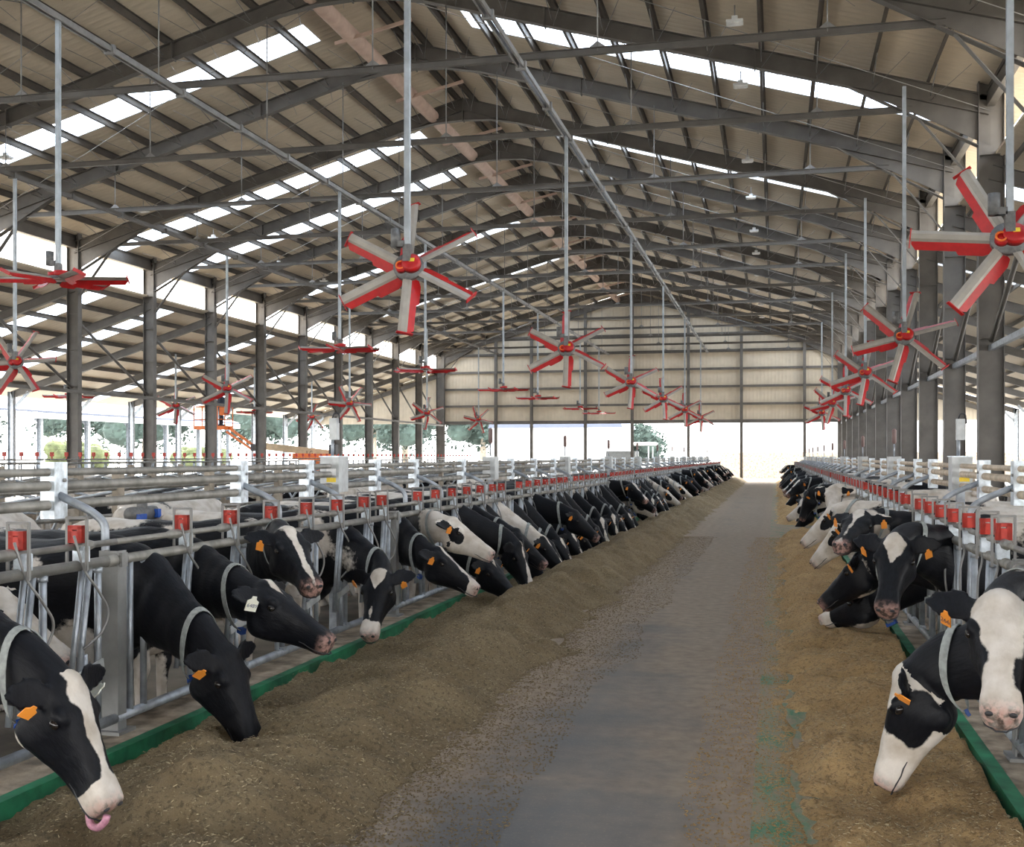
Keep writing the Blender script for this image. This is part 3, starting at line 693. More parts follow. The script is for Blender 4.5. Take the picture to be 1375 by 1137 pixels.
for row, x, y0, st in (('left', XPL+.0, 10.8, 6.5), ('right', XPR, 12.5, 6.7)):
    for i in range(11):
        y = y0+st*i
        if y > 79: break
        if i == 0: o = c1 if f1 else copy_tree(c1); f1 = False
        else: o = c2 if f2 else copy_tree(c2); f2 = False
        o.location = (x, y, 0); o.rotation_euler = (0, 0, 0 if row == 'left' else math.pi*0)
        tag(o, 'grey control cabinet with a mast on top, %s along the %s pipes' % (ordinal(i), row), 'cabinet', 'control cabinets')
# mixing valve with blue handles on the left pipes
t = empty('water_valve', (XPL-1.4, 9.5, 1.2)); tag(t, 'water valve and pump with blue handles hung on pipes at left', 'valve')
g = MB(); g.tube([(0, -.2, 0), (0, .2, 0)], .07, 12); g.tube([(0, .0, -.1), (0, 0, .2)], .05, 10); g.build('valve_body', M['motor'], t)
g = MB(); g.box((.08, -.14, -.02), (.04, .12, .05)); g.build('handle', M['blue'], t)
g = MB(); g.box((.08, .14, .0), (.04, .06, .08)); g.build('handle', M['blue'], t)

# ------------------------------------------------------------------ pens at left and right behind the feeding rows
def make_pen(posts=True):
    t = empty('pen_railing', (0, 0, 0))
    for z, r in ((.60, .028), (.98, .028), (1.34, .03)):
        g = MB(); g.tube([(0, 0, z), (0, 5, z)], r, 8); g.build('rail', M['pipe'], t)
    for y in (0, 2.5):
        g = MB(); g.box((0, y, .70), (.10, .14, 1.7)); g.build('post', M['wood'], t)
    for y in (.6, 1.8, 3.1, 4.3):
        g = MB(); g.tube(arc([(0, y, 1.36), (-.5, y, 1.26), (-1.5, y, 1.10), (-1.75, y, .75), (-1.5, y, .45), (0, y, .45)], .2), .024, 8); g.build('divider_loop', M['galv'], t)
    return t
pp = make_pen(); first = True
for ri, (x, rz, row) in enumerate(((-8.6, 0, 'first row left of the alley'), (-12.6, math.pi, 'second row left of the alley'), (-16.2, 0, 'third row left of the alley'), (6.6, math.pi, 'row right of the alley'))):
    for i in range(14):
        y = 6+5.0*i; o = pp if first else copy_tree(pp); first = False
        o.location = (x, y+(5 if rz else 0), FLO+.12 if x < 0 else FLO-.1); o.rotation_euler = (0, 0, rz)
        tag(o, 'bent-pipe cubicle railing, %s, %s' % (ordinal(i), row), 'railing', 'cubicle railings')
# distant barrier with red latches on a raised slab
g = MB(); g.box((-21.3, 42, .12), (.7, 76, .55)); o = struct('trim_5', g, M['kerb'], 'raised concrete kerb of the distant feed barrier')
def make_far_panel():
    t = empty('feed_barrier_panel', (0, 0, 0))
    for z, r, nm in ((.30, .03, 'bottom_rail'), (1.13, .032, 'top_rail'), (1.24, .022, 'latch_rail')):
        g = MB(); g.tube([(0, 0, z), (0, 5, z)], r, 8); g.build(nm, M['pipe'], t)
    for i in range(NP):
        y = .71*(i+.7)
        g = MB(); g.tube([(0, y, .3), (0, y, 1.13)], .022, 6); g.tube([(0, y-.2, .4), (0, y-.08, 1.13)], .02, 6); g.build('headlock_bars', M['galv'], t)
        g = MB(); g.box((0, y, 1.40), (.10, .06, .13)); g.box((0, y, 1.30), (.02, .04, .14)); g.build('latch', M['red_latch'], t)
    return t
fp = make_far_panel()
for i in range(14):
    o = fp if i == 0 else copy_tree(fp); o.location = (-21.3, 8+5.0*i, .40)
    tag(o, 'distant feed barrier section with red latches near the left columns, %s one' % ordinal(i), 'feed barrier', 'distant feed barrier sections')

# ------------------------------------------------------------------ boom lift
def lift():
    o0 = (-27.0, 52.0, -.15); t = empty('boom_lift', o0); tag(t, 'orange and cream boom lift with raised basket beyond the left columns', 'boom lift')
    bx = lambda nm, c, d, m, par=None: MB().box(c, d).build(nm, M[m], par or t)
    def at(px, py, dist=55.):      # metres in the lift's own vertical plane, measured from the basket
        return Vector(((px-300)/27.2, 0, (612-py)/27.2+1.89))
    bx('chassis', (5.6, 0, .8), (2.6, 2.0, .5), 'lift_orange')
    bx('turret', (5.3, 0, 1.45), (1.8, 1.5, .8), 'lift_orange')
    for x in (4.7, 6.5):
        for y in (-1.0, 1.0): MB().tube([(x, y-.15, .5), (x, y+.15, .5)], .5, 16).build('wheel', M['tyre'], t)
    g = MB(); g.beam(at(345, 597), at(455, 609)+Vector((.1, 0, 0)), .30, .34); b = g.build('main_boom', M['lift_cream'], t)
    g = MB(); g.beam(at(400, 612), at(458, 613), .4, .3); g.build('lower_boom', M['lift_orange'], t)
    g = MB(); g.box(at(457, 603), (.35, .36, .5)); g.build('boom_knuckle', M['dark'], t)
    g = MB(); g.beam(at(304, 573), at(344, 600), .12, .12); g.beam(at(300, 578), at(340, 604), .12, .10); g.build('jib', M['lift_orange'], t)
    g = MB(); g.box(at(342, 600), (.3, .3, .34)); g.build('jib_joint', M['dark'], t)
    me = text_mesh('JLG', .26, 'lettering'); me.materials.append(M['dark']); lo = bpy.data.objects.new('lettering', me); link(lo, b)
    p = at(424, 607); lo.location = (p.x, -.16, p.z-.02); lo.rotation_euler = (R_(90), 0, 0)
    c = at(283, 560); bk = empty('basket', (0, 0, 0)); bk.parent = t
    x0, x1, z0, z1 = c.x-.95, c.x+.75, c.z-.55, c.z+.6
    g = MB(); g.box(((x0+x1)/2, 0, z0+.08), (x1-x0, .9, .18)); g.build('basket_floor', M['lift_orange'], bk)
    g = MB()
    for z in (z0+.5, z1):
        for y in (-.42, .42): g.tube([(x0, y, z), (x1, y, z)], .025, 6)
        for x in (x0, x1): g.tube([(x, -.42, z), (x, .42, z)], .025, 6)
    for x in (x0, (x0+x1)/2, x1):
        for y in (-.42, .42): g.tube([(x, y, z0), (x, y, z1)], .025, 6)
    g.box((x1-.12, -.3, z1-.25), (.3, .35, .4)); g.build('guard_rail', M['lift_orange'], bk)
    # worker in dark clothes, standing in the basket
    px, pz = c.x+.32, z0+.17
    g = MB()
    for q in (-1, 1):
        g.tube([(px, q*.10, pz+.04), (px+.02, q*.10, pz+.48), (px, q*.09, pz+.90)], [.05, .065, .09], 10)
        g.tube([(px-.0, q*.22, pz+1.42), (px+.10, q*.27, pz+1.15), (px+.33, q*.20, pz+1.06)], [.06, .05, .035], 8)
        g.box((px+.05, q*.10, pz+.04), (.27, .10, .08))
        for f in range(4): g.tube([(px+.33, q*.20+(f-1.5)*.02, pz+1.06), (px+.39, q*.20+(f-1.5)*.022, pz+1.05), (px+.42, q*.20+(f-1.5)*.02, pz+1.02)], [.01, .009, .008], 5)
        g.tube([(px+.32, q*.17, pz+1.06), (px+.36, q*.14, pz+1.08)], [.011, .009], 5)
    g.tube([(px, 0, pz+.82), (px, 0, pz+1.0), (px, 0, pz+1.25), (px, 0, pz+1.42), (px, 0, pz+1.50), (px, 0, pz+1.56)], [.14, .15, .18, .19, .08, .055], 12)
    g.ball((px+.01, 0, pz+1.66), (.095, .078, .12), 12, 8); g.tube([(px+.09, 0, pz+1.66), (px+.125, 0, pz+1.635)], [.012, .018], 6)
    for q in (-1, 1): g.ball((px, q*.08, pz+1.66), (.025, .012, .035), 6, 5)
    man = g.build('person', M['cloth']); man.location = o0
    tag(man, 'person in dark work clothes and a cap standing in the lift basket', 'person')
    g = MB(); g.ball((px-.005, 0, pz+1.72), (.105, .09, .09), 12, 7); g.box((px+.10, 0, pz+1.70), (.08, .13, .012)); g.build('cap', M['lift_orange'], man)
    g = MB(); g.ball((px+.035, 0, pz+1.655), (.075, .066, .085), 12, 8); g.build('face', M['skin'], man)
lift()

# ------------------------------------------------------------------ cows
def superloft(secs, n=28):
    """closed loft along X; section = (x, zc, halfwidth, up, down, exponent)"""
    vs = []; fs = []
    for x, zc, hw, hu, hd, ex in secs:
        for k in range(n):
            a = 2*math.pi*k/n; c, s = math.cos(a), math.sin(a)
            yy = hw*math.copysign(abs(c)**(2/ex), c); zz = (hu if s > 0 else hd)*math.copysign(abs(s)**(2/ex), s)
            vs.append((x, yy, zc+zz))
    m = len(secs)
    for i in range(m-1):
        for k in range(n): fs.append((i*n+k, (i+1)*n+k, (i+1)*n+(k+1) % n, i*n+(k+1) % n))
    fs += [tuple(range(n)), tuple((m-1)*n+k for k in range(n))[::-1]]
    return vs, fs
def rest_cow(voxel):
    g = MB()
    T = [(-1.64, 1.14, .06, .10, .12, 2), (-1.57, 1.10, .17, .20, .26, 2.3), (-1.42, 1.06, .25, .30, .36, 2.5), (-1.20, 1.03, .29, .355, .38, 2.5), (-.95, .99, .31, .375, .43, 2.3),
         (-.65, .97, .345, .385, .47, 2.2), (-.35, .97, .335, .395, .46, 2.2), (-.10, .98, .285, .415, .43, 2.2), (.08, 1.00, .235, .39, .40, 2.1), (.24, 1.04, .175, .32, .35, 2),
         (.40, 1.07, .14, .255, .285, 2), (.58, 1.095, .118, .205, .225, 2), (.76, 1.105, .104, .165, .18, 2), (.92, 1.11, .098, .135, .15, 2), (1.0, 1.11, .09, .11, .13, 2)]
    g.add(*superloft(T))
    Hd = [(.88, 1.12, .07, .10, .12, 2), (.94, 1.12, .108, .130, .175, 2.3), (1.00, 1.118, .126, .122, .215, 2.4), (1.05, 1.112, .132, .112, .222, 2.6), (1.10, 1.108, .130, .102, .212, 2.7), (1.15, 1.102, .114, .093, .195, 2.6), (1.22, 1.094, .092, .080, .168, 2.5),
          (1.29, 1.086, .078, .070, .146, 2.4), (1.35, 1.078, .074, .060, .130, 2.4), (1.40, 1.070, .081, .056, .118, 2.5), (1.45, 1.062, .087, .050, .110, 2.6), (1.49, 1.054, .080, .042, .095, 2.5), (1.512, 1.045, .055, .025, .065, 2)]
    g.add(*superloft(Hd, 32))
    g.ball((.965, 0, 1.225), (.055, .065, .035), 14, 9)
    for s in (-1, 1):
        g.ball((1.085, s*.112, 1.165), (.045, .028, .032), 12, 8)       # brow over the eye
        g.ball((1.485, s*.050, 1.072), (.028, .026, .026), 10, 7)       # nostril rims
        g.ball((1.04, s*.085, .99), (.085, .045, .085), 12, 8); g.ball((1.21, s*.07, 1.075), (.09, .022, .018), 10, 6)          # cheek
        # ear: thick leaf standing out sideways
        base = Vector((.975, s*.105, 1.180)); d = Vector((-.16, s*.97, -.04)).normalized(); w = Vector((.55, .08*s, -.55)).normalized(); nn_ = d.cross(w).normalized()
        vs = []; L = 9; K = 12
        for i in range(L):
            t = i/(L-1); p = base+d*(.215*t); ww = (.020+.058*math.sin(math.pi*min(1, t*.95+.05)**.8))*(1 if t < .98 else .3); th = .014*(1-.35*t)
            if t == 0: ww = .024; th = .02
            for k in range(K):
                a = 2*math.pi*k/K; q = p+w*(ww*math.cos(a))+nn_*(th*math.sin(a)); q -= nn_*(.022*(1-(math.cos(a))**2)*math.sin(math.pi*t))*(-1 if s > 0 else 1); vs.append(q)
        fs = [(i*K+k, (i+1)*K+k, (i+1)*K+(k+1) % K, i*K+(k+1) % K) for i in range(L-1) for k in range(K)]+[tuple(range(K)), tuple(range((L-1)*K, L*K))[::-1]]
        g.add(vs, fs)
        # legs
        g.tube([(-.02, s*.13, .92), (-.03, s*.15, .72), (.0, s*.145, .56), (.02, s*.14, .42), (.005, s*.14, .36), (.0, s*.14, .20), (.01, s*.14, .12), (.03, s*.14, .07), (.05, s*.14, 0)],
               [.13, .098, .066, .056, .045, .036, .045, .042, .058], 14)
        g.tube([(-1.34, s*.13, 1.0), (-1.28, s*.17, .80), (-1.22, s*.18, .66), (-1.33, s*.165, .54), (-1.44, s*.155, .46), (-1.42, s*.15, .38), (-1.38, s*.15, .20), (-1.37, s*.15, .12), (-1.35, s*.15, .07), (-1.33, s*.15, 0)],
               [.16, .155, .12, .075, .056, .046, .038, .046, .044, .058], 14)
        g.ball((-1.32, s*.22, 1.30), (.07, .05, .05), 10, 7)            # hip bone
    g.ball((-1.12, 0, .60), (.21, .15, .16), 16, 10)
    for a, b in ((-.06, .06), (.06, .06), (-.06, -.06), (.06, -.06)): g.tube([(-1.12+a, b, .50), (-1.12+a, b, .41)], [.018, .012], 8)
    g.tube([(-1.60, 0, 1.30), (-1.67, 0, 1.20), (-1.68, 0, .9), (-1.67, 0, .62), (-1.67, 0, .5), (-1.67, 0, .38)], [.035, .025, .018, .018, .035, .012], 10)
    g.tube([(.35, 0, .80), (.1, 0, .62), (-.1, 0, .56)], [.05, .09, .1], 12)   # brisket
    me = g.mesh('rest', M['coat']); o = bpy.data.objects.new('rest', me); C.objects.link(o)
    md = o.modifiers.new('r', 'REMESH'); md.mode = 'VOXEL'; md.voxel_size = voxel
    sm = o.modifiers.new('s', 'SMOOTH'); sm.factor = .5; sm.iterations = 5 if voxel < .02 else 2
    dg = bpy.context.evaluated_depsgraph_get(); dg.update(); ev = o.evaluated_get(dg); m2 = ev.to_mesh()
    v = np.empty(len(m2.vertices)*3); m2.vertices.foreach_get('co', v); v = v.reshape(-1, 3)
    f = [tuple(p.vertices) for p in m2.polygons]
    ev.to_mesh_clear(); bpy.data.objects.remove(o); v = v.copy()
    for i in range(len(v)):
        x, y, z = v[i]
        if x > .95: a = .0035; q = noise.noise(Vector((x*9, y*9, z*9)))*a+noise.noise(Vector((x*22, y*22, z*22)))*.002
        elif x > .1: q = noise.noise(Vector((x*14, y*2.5, z*3.5)))*.010+noise.noise(Vector((x*4, y*3, z*3)))*.012
        elif z > .6: q = noise.noise(Vector((x*3.2, y*2, z*3.2)))*.020+noise.noise(Vector((x*8, y*5, z*5)))*.006
        else: q = 0
        d = math.hypot(y, z-1.08) or 1
        v[i, 1] += q*y/d; v[i, 2] += q*(z-1.08)/d
    return v, f
def sst(a, b, x):
    t = np.clip((x-a)/(b-a), 0, 1); return t*t*(3-2*t)
def spine(pn, yn, ph, yh):
    s = np.linspace(-.15, 2.1, 260); ds = s[1]-s[0]; wn = sst(-.15, .45, s); wh = sst(.82, 1.12, s)
    p = pn*wn+(ph-pn)*wh; y = yn*wn+(yh-yn)*wh
    T = np.stack([np.cos(p)*np.cos(y), np.cos(p)*np.sin(y), np.sin(p)], 1)
    P = np.cumsum(T*ds, 0)-T[0]*ds+np.array([-.15, 0, 0])
    Rr = np.stack([-np.sin(y), np.cos(y), 0*y], 1); U = np.cross(T, Rr); return s, P, T, Rr, U
def posed(v, pose, roll=0.):
    s, P, T, Rr, U = spine(*[R_(a) for a in pose]); v = np.asarray(v, float); out = v.copy()
    x = v[:, 0]-.10; x = x+.20*np.clip((x-.05)/.72, 0, 1); m = (x > -.15) & ((v[:, 2] > .62) | (x > .25))
    w = sst(-.15, .12, x)[:, None]
    def I(A, q): return np.stack([np.interp(q, s, A[:, i]) for i in range(3)], 1)
    # low parts of the chest and the legs stay put, the neck bends above them
    low = (1-sst(.60, .80, v[:, 2]+sst(.1, .5, x)*.4))[:, None]
    lat = v[:, 1:2]; up = v[:, 2:3]-1.1
    q = I(P, x)+I(Rr, x)*lat+I(U, x)*up; q[:, 0] += .10; q[:, 2] += 1.1
    k = (x > -.15)[:, None]
    return np.where(k, q*(1-low)+v*low, v)
HI = rest_cow(.0135); LO = rest_cow(.030)
def fbm(P, sc, seed):
    o = Vector((seed*7.31, seed*3.17, seed*1.73)); return np.array([noise.noise(Vector(p)*sc+o) for p in P])
def coat_field(v, mk):
    """positive = white hair. mk: seed, thr (body whiteness), blaze width, snout, face ('k' black,'w' white,'p' patched), neck bias"""
    x, y, z = v[:, 0], v[:, 1], v[:, 2]; seed = mk.get('seed', 0); n1 = fbm(v, 1.9, seed)
    body = n1*1.0+mk.get('thr', 0.)
    body = body+(.62-z)*1.6*(z < .62)                             # white legs and belly
    body = np.where((x > .12) & (x < .95), body+mk.get('neck', -.35)*sst(.12, .4, x), body)
    n2 = fbm(v, 9, seed+5)*.03
    hd = x > .93
    top = z-(1.20-(x-.95)*.17)
    bw = -.012+mk.get('blaze', .03)*1.15*np.interp(x, [.93, 1.0, 1.1, 1.25, 1.40, 1.5], mk.get('prof', [.5, 1.5, .9, .7, 1.0, 1.4]))
    bl = (bw+n2-np.abs(y))*9; bl = np.where(z > 1.06-mk.get('side', 0.), bl, -1.)
    face = mk.get('face', 'k')
    head = bl if mk.get('blaze', .03) > 0 else bl*0-1.
    sn = (x-mk.get('snout', 1.60)+n2)*12; head = np.maximum(head, sn)
    if 'chin' in mk: head = np.maximum(head, (1.02-.09+mk['chin']-z-(.0)+n2)*9)
    if face == 'w':
        e = np.minimum(np.hypot((x-1.11)*.8, z-1.08), 9)-mk.get('patch', .085)-n2*1.5; e = e*9
        only = mk.get('only', 0)
        if only: e = np.where(y*only > 0, e, 1.)
        head = np.maximum(np.minimum(e, 1.), sn); head = np.where((z < .98) & (x < 1.1), n1+.1, head)
    ear = np.abs(y) > .125
    head = np.where(ear & (x < 1.08), -1. if not mk.get('wear') else 1., head)
    return np.where(hd, head, body)
def part_mesh(name, vs, fs, mat, pose, smooth=True):
    me = bpy.data.meshes.new(name); me.from_pydata([tuple(p) for p in posed(vs, pose)], [], fs)
    me.polygons.foreach_set('use_smooth', [smooth]*len(fs)); me.materials.append(mat); return me
def mbp(name, g, mat, pose, parent, smooth=True):
    o = bpy.data.objects.new(name, part_mesh(name, np.array([tuple(p) for p in g.v]), g.f, mat, pose, smooth)); C.objects.link(o); o.parent = parent
    kids.setdefault(parent.name, []).append(o); return o
def ring(cx, tilt, dy, dz, zc, w, th):
    """flat band round the neck"""
    g = MB(); K = 28; vs = []
    for k in range(K):
        a = 2*math.pi*k/K; c, s = math.cos(a), math.sin(a)
        for dx in (-w/2, w/2):
            for rr in (1.0, 1+th):
                z = zc+dz*rr*s; vs.append((cx+dx-tilt*s*dz, dy*rr*c, z))
    for k in range(K):
        a, b = k*4, ((k+1) % K)*4
        for i, j in ((0, 1), (1, 3), (3, 2), (2, 0)): g.f.append((a+i, a+j, b+j, b+i))
    g.v = [tuple(v) for v in vs]; g.sm = [False]*len(g.f); return g
def make_cow(pose, mk, hi=True, extras=True):
    V, F = HI if hi else LO
    me = bpy.data.meshes.new('cow'); P = posed(V, pose); me.from_pydata(P.tolist(), [], F)
    me.polygons.foreach_set('use_smooth', [True]*len(F)); me.materials.append(M['coat'])
    a = me.attributes.new('coat', 'FLOAT', 'POINT'); a.data.foreach_set('value', coat_field(V, mk).astype(np.float32))
    nz = (V[:, 0]-1.445)*12+.2*(V[:, 2] < 1.09)
    pk = np.clip(nz, 0, 1)+np.clip(((.66-V[:, 2])*5)*(np.hypot((V[:, 0]+1.12)/.25, V[:, 1]/.17) < 1), 0, .8)
    earin = (np.abs(V[:, 1]) > .13) & (V[:, 0] > .93) & (V[:, 0] < 1.1)
    a = me.attributes.new('pink', 'FLOAT', 'POINT'); a.data.foreach_set('value', np.clip(pk, 0, 1).astype(np.float32))
    a = me.attributes.new('rest', 'FLOAT_VECTOR', 'POINT'); a.data.foreach_set('vector', (V+mk.get('seed', 0)*3.3).astype(np.float32).ravel())
    me.update(); o = bpy.data.objects.new('cow', me); C.objects.link(o); kids[o.name] = []
    if not extras: return o
    for s in (-1, 1):
        g = MB(); g.ball((1.095, s*.128, 1.135), (.026, .016, .020), 14, 9); mbp('eye', g, M['eye'], pose, o)
    if hi:
        for s in (-1, 1):
            g = MB(); g.ball((1.508, s*.046, 1.066), (.009, .017, .013), 10, 6); mbp('nostril', g, M['dark'], pose, o)
    if hi:
        g = MB(); pts = []
        tb = [(1.32, .076, .139, 1.082), (1.36, .075, .128, 1.077), (1.40, .081, .118, 1.070), (1.45, .087, .110, 1.062), (1.49, .080, .095, 1.054), (1.510, .058, .068, 1.046)]
        for s_ in (-1, 1):
            row = []
            for xx, hw, hd_, zc in tb:
                zz = .985 if xx > 1.36 else .992; q = min(.97, (zc-zz)/hd_); row.append((xx, s_*(hw*(1-q**2.4)**(1/2.4)+.000), zz))
            pts.append(row)
        path = pts[0]+[(1.522, -.02, .985), (1.522, .02, .985)]+pts[1][::-1]
        g.tube(path, [.002]+[.0042]*(len(path)-2)+[.002], 6); mbp('mouth', g, M['dark'], pose, o)
    if mk.get('collar', 1):
        g = ring(.80, .30, .118, .200, 1.08, .034, .03); col = mbp('collar', g, M['collar'], pose, o, False)
        g = MB(); g.box((.865, 0, .872), (.055, .045, .035)); mbp('transponder', g, M['blue'], pose, col, False)
    tg = mk.get('tags', 'oo')
    for s, ch in ((-1, tg[0]), (1, tg[1])):
        if ch == '-': continue
        mt = M['tag_orange'] if ch == 'o' else M['tag_white']
        w_, h_ = (.026, .034) if ch == 'o' else (.036, .042)
        c = Vector((1.00, s*.215, 1.135)); g = MB()
        k4 = .62; vs = [(c.x+q*.78-yy*s*k4, c.y+q*s*k4+yy*.78, c.z+zz) for q in (.010, .016) for yy, zz in ((-w_, -h_), (w_, -h_), (w_, h_*.6), (w_*.45, h_*.9), (w_*.35, h_*1.35), (-w_*.35, h_*1.35), (-w_*.45, h_*.9), (-w_, h_*.6))]
        g.add(vs, [tuple(range(8)), tuple(range(15, 7, -1))]+[(j, (j+1) % 8, (j+1) % 8+8, j+8) for j in range(8)])
        tgo = mbp('ear_tag', g, mt, pose, o, False)
        if hi and mk.get('num') and (s == mk.get('numside', -1)):
            t2 = text_mesh(mk['num'], .034, 'tag_number'); tv = np.array([tuple(q.co) for q in t2.vertices]); sg = 1
            cc = np.stack([c.x+.0176*.78-tv[:, 0]*s*k4, c.y+.0176*s*k4+tv[:, 0]*.78, c.z-.006+tv[:, 1]], 1)
            t3 = part_mesh('tag_number', cc, [tuple(q.vertices) for q in t2.polygons], M['ink'], pose, False); to = bpy.data.objects.new('tag_number', t3); link(to, tgo); kids.setdefault(tgo.name, []).append(to)
    if mk.get('tongue'):
        g = MB(); g.tube(arc([(1.46, -.03, .975), (1.515, -.045, .955), (1.55, -.05, .985), (1.545, -.05, 1.03), (1.53, -.05, 1.055)], .03, 4), .016, 14); mbp('tongue', g, M['tongue'], pose, o)
    return o
GL, GR = 'cows at the left feed barrier', 'cows at the right feed barrier'
def put(o, x, y, side, label, group, dz=0):
    o.location = (x, y, FLO+dz); o.rotation_euler = (0, 0, 0 if side > 0 else math.pi)
    tag(o, label, 'cow', group); return o
HERO = [
 # side, y, x, pose(neck pitch, neck yaw, head pitch, head yaw), marks, label
 (1, 4.58, -4.16, (-13, -18, -52, -3), dict(seed=3, thr=-.15, blaze=.050, prof=[.9, 1.4, .9, .75, 1.0, 1.5], snout=1.39, chin=.0, tags='ow', tongue=1, neck=-.6), 'black cow with a white blaze and pink tongue out, bottom left corner'),
 (1, 6.39, -4.17, (-25, -28, -54, -10), dict(seed=2, thr=-.25, blaze=0., neck=-.6, tags='o-'), 'all-black cow reaching down to the feed beside the grey barrier post, nose down'),
 (1, 7.09, -4.26, (-8, -32, -21, -1), dict(seed=6, thr=-.2, blaze=.020, prof=[.8, 1.5, .6, -.5, -.8, -.8], neck=-.6, tags='w-', num='6489'), 'black cow in profile wearing a collar and a white numbered ear tag'),
 (1, 8.44, -4.26, (12, -60, -24, -41), dict(seed=8, thr=.0, blaze=.042, prof=[1.5, 1.4, .9, .7, .6, .3], neck=-.5, tags='o-'), 'cow holding its head up with a broad white blaze and brown nose above others'),
 (1, 9.78, -4.26, (-17, -33, -45, -88), dict(seed=14, thr=-.02, blaze=.055, prof=[1.2, 1.3, .3, .05, .5, 1.2], snout=1.37, neck=-.22, tags='oo'), 'spotted cow facing the alley with a white forehead patch and white muzzle'),
 (1, 11.39, -4.27, (-15, -45, -26, -2), dict(seed=10, thr=-.1, blaze=.034, prof=[.4, .6, .9, 1.1, 1.5, 1.8], snout=1.43, neck=-.6, tags='o-'), 'black cow in profile with a white stripe widening to its pale nose'),
 (1, 12.09, -4.27, (3, -50, -23, 2), dict(seed=15, thr=.1, face='w', patch=.05, neck=-.42, tags='oo'), 'white-faced cow with a dark eye spot and black ears, head raised'),
 (1, 12.77, -4.26, (-35, -12, -30, -22), dict(seed=17, thr=-.1, blaze=.03, prof=[.2, .9, .6, -.5, -.8, -.8], neck=-.4, tags='oo'), 'black cow with its nose in the feed behind the white-striped profile'),
 (1, 13.44, -4.22, (-20, 4, -56, -21), dict(seed=18, thr=-.1, blaze=.030, prof=[.4, .6, .8, 1.2, 1.6, 1.7], snout=1.46, neck=-.5, tags='-o'), 'black cow with a thin white blaze down to a pink nose, head lowered'),
 (1, 14.10, -4.27, (-14, -27, -31, 0), dict(seed=21, thr=-.2, blaze=0., neck=-.6, tags='o-'), 'black cow in profile with a light collar hanging under the jaw'),
 (-1, 6.08, 1.75, (8, 53, -32, 80), dict(seed=5, thr=.05, blaze=.078, prof=[1.1, 1.4, 1.15, .75, .9, 1.2], snout=1.40, neck=-.3, tags='oo', num='266'), 'cow facing the camera with a white face between black cheeks, right edge'),
 (-1, 5.44, 1.69, (-18, -32, -63, -17), dict(seed=33, thr=-.05, face='w', patch=.125, snout=1.36, neck=-.35, tags='oo'), 'white-faced cow with a black eye patch and grey collar, nose in the right heap'),
 (-1, 9.06, 1.75, (12, 41, -39, 73), dict(seed=12, thr=-.1, blaze=.068, prof=[.2, 1.2, .75, -.3, -.5, -.5], neck=-.6, tags='oo'), 'black cow looking at the camera with a white triangle on its forehead'),
 (-1, 9.75, 1.76, (-9, -38, -35, -25), dict(seed=13, thr=-.05, blaze=.022, prof=[.8, 1.0, .7, .4, .3, .9], chin=-.02, neck=-.5, tags='wo'), 'black cow in profile beside the triangle-marked cow, white under the jaw'),
 (-1, 10.42, 1.76, (-40, -27, -16, -35), dict(seed=16, thr=-.05, blaze=.02, snout=1.36, chin=.0, neck=-.3, tags='o-'), 'cow with a white muzzle low under the profile cow on the right'),
 (-1, 11.12, 1.76, (12, 30, -10, 66), dict(seed=19, thr=-.1, blaze=.05, prof=[1.3, 1.1, .5, .3, .4, .6], neck=-.4, tags='oo'), 'black cow with a pale poll and grey nose, head up behind the profile cow'),
 (-1, 12.78, 1.77, (1, -39, -41, -11), dict(seed=23, thr=.1, face='w', patch=.07, neck=-.05, tags='oo'), 'pale cow in profile with a black eye patch and orange tag on the right'),
 (-1, 14.10, 1.77, (7, -34, -35, -9), dict(seed=29, thr=.25, face='w', patch=.055, neck=.15, tags='oo'), 'mostly white cow in profile, next beyond the pale patch-eyed cow on the right'),
 (-1, 19.10, 1.74, (16, 45, -23, 86), dict(seed=31, thr=.3, face='w', patch=.06, only=1, neck=.35, tags='oo', wear=0), 'white cow looking at the camera with black ears on the right'),
 (-1, 24.10, 1.78, (3, -28, -62, 0), dict(seed=37, thr=-.1, blaze=.02, neck=-.5, tags='oo'), 'black cow bending to the feed just before the bare green patch'),
]
for side, y, x, pose, mk, lab in HERO:
    o = make_cow(pose, mk); put(o, x, y, side, lab, GL if side > 0 else GR)
# cow waiting behind the bars at the far left, pale muzzle
o = make_cow((-4, 8, -26, 8), dict(seed=41, thr=.25, face='w', patch=.06, neck=.1, tags='--', collar=0)); put(o, -5.50, 5.44, 1, 'cow with a pink nose standing behind the headlocks at the left edge', GL)
# stock of poses for the rest of the rows
PO = [((-38, -8, -42, -25), dict(seed=51, thr=-.25, blaze=.03, neck=-.5)), ((-30, -20, -45, -50), dict(seed=52, thr=-.18, blaze=.04, snout=1.42, neck=-.4)), ((-10, -15, -30, -10), dict(seed=53, thr=-.25, blaze=0., neck=-.6)),
      ((-22, -28, -28, 0), dict(seed=54, thr=.38, face='w', patch=.08, neck=-.1)), ((-40, 8, -45, 15), dict(seed=55, thr=-.2, blaze=.02, neck=-.6)), ((-35, -25, -50, -75), dict(seed=56, thr=-.12, blaze=.05, prof=[1, 1.2, .8, .6, 1, 1.3], snout=1.40, neck=-.3)),
      ((5, -20, -25, -35), dict(seed=57, thr=-.15, blaze=.035, neck=-.4)), ((-28, -5, -38, -5), dict(seed=58, thr=.42, blaze=.03, snout=1.44, neck=.1))]
stock = [[make_cow(p, m, False, True) for p, m in PO]]
stock.append([make_cow(tuple([p[0], -p[1], p[2], -p[3]]), dict(m, seed=m['seed']+20), False, True) for p, m in PO])
used = set()
def from_stock(kind, i):
    o = stock[kind][i]
    if (kind, i) not in used: used.add((kind, i)); return o
    return copy_tree(o)
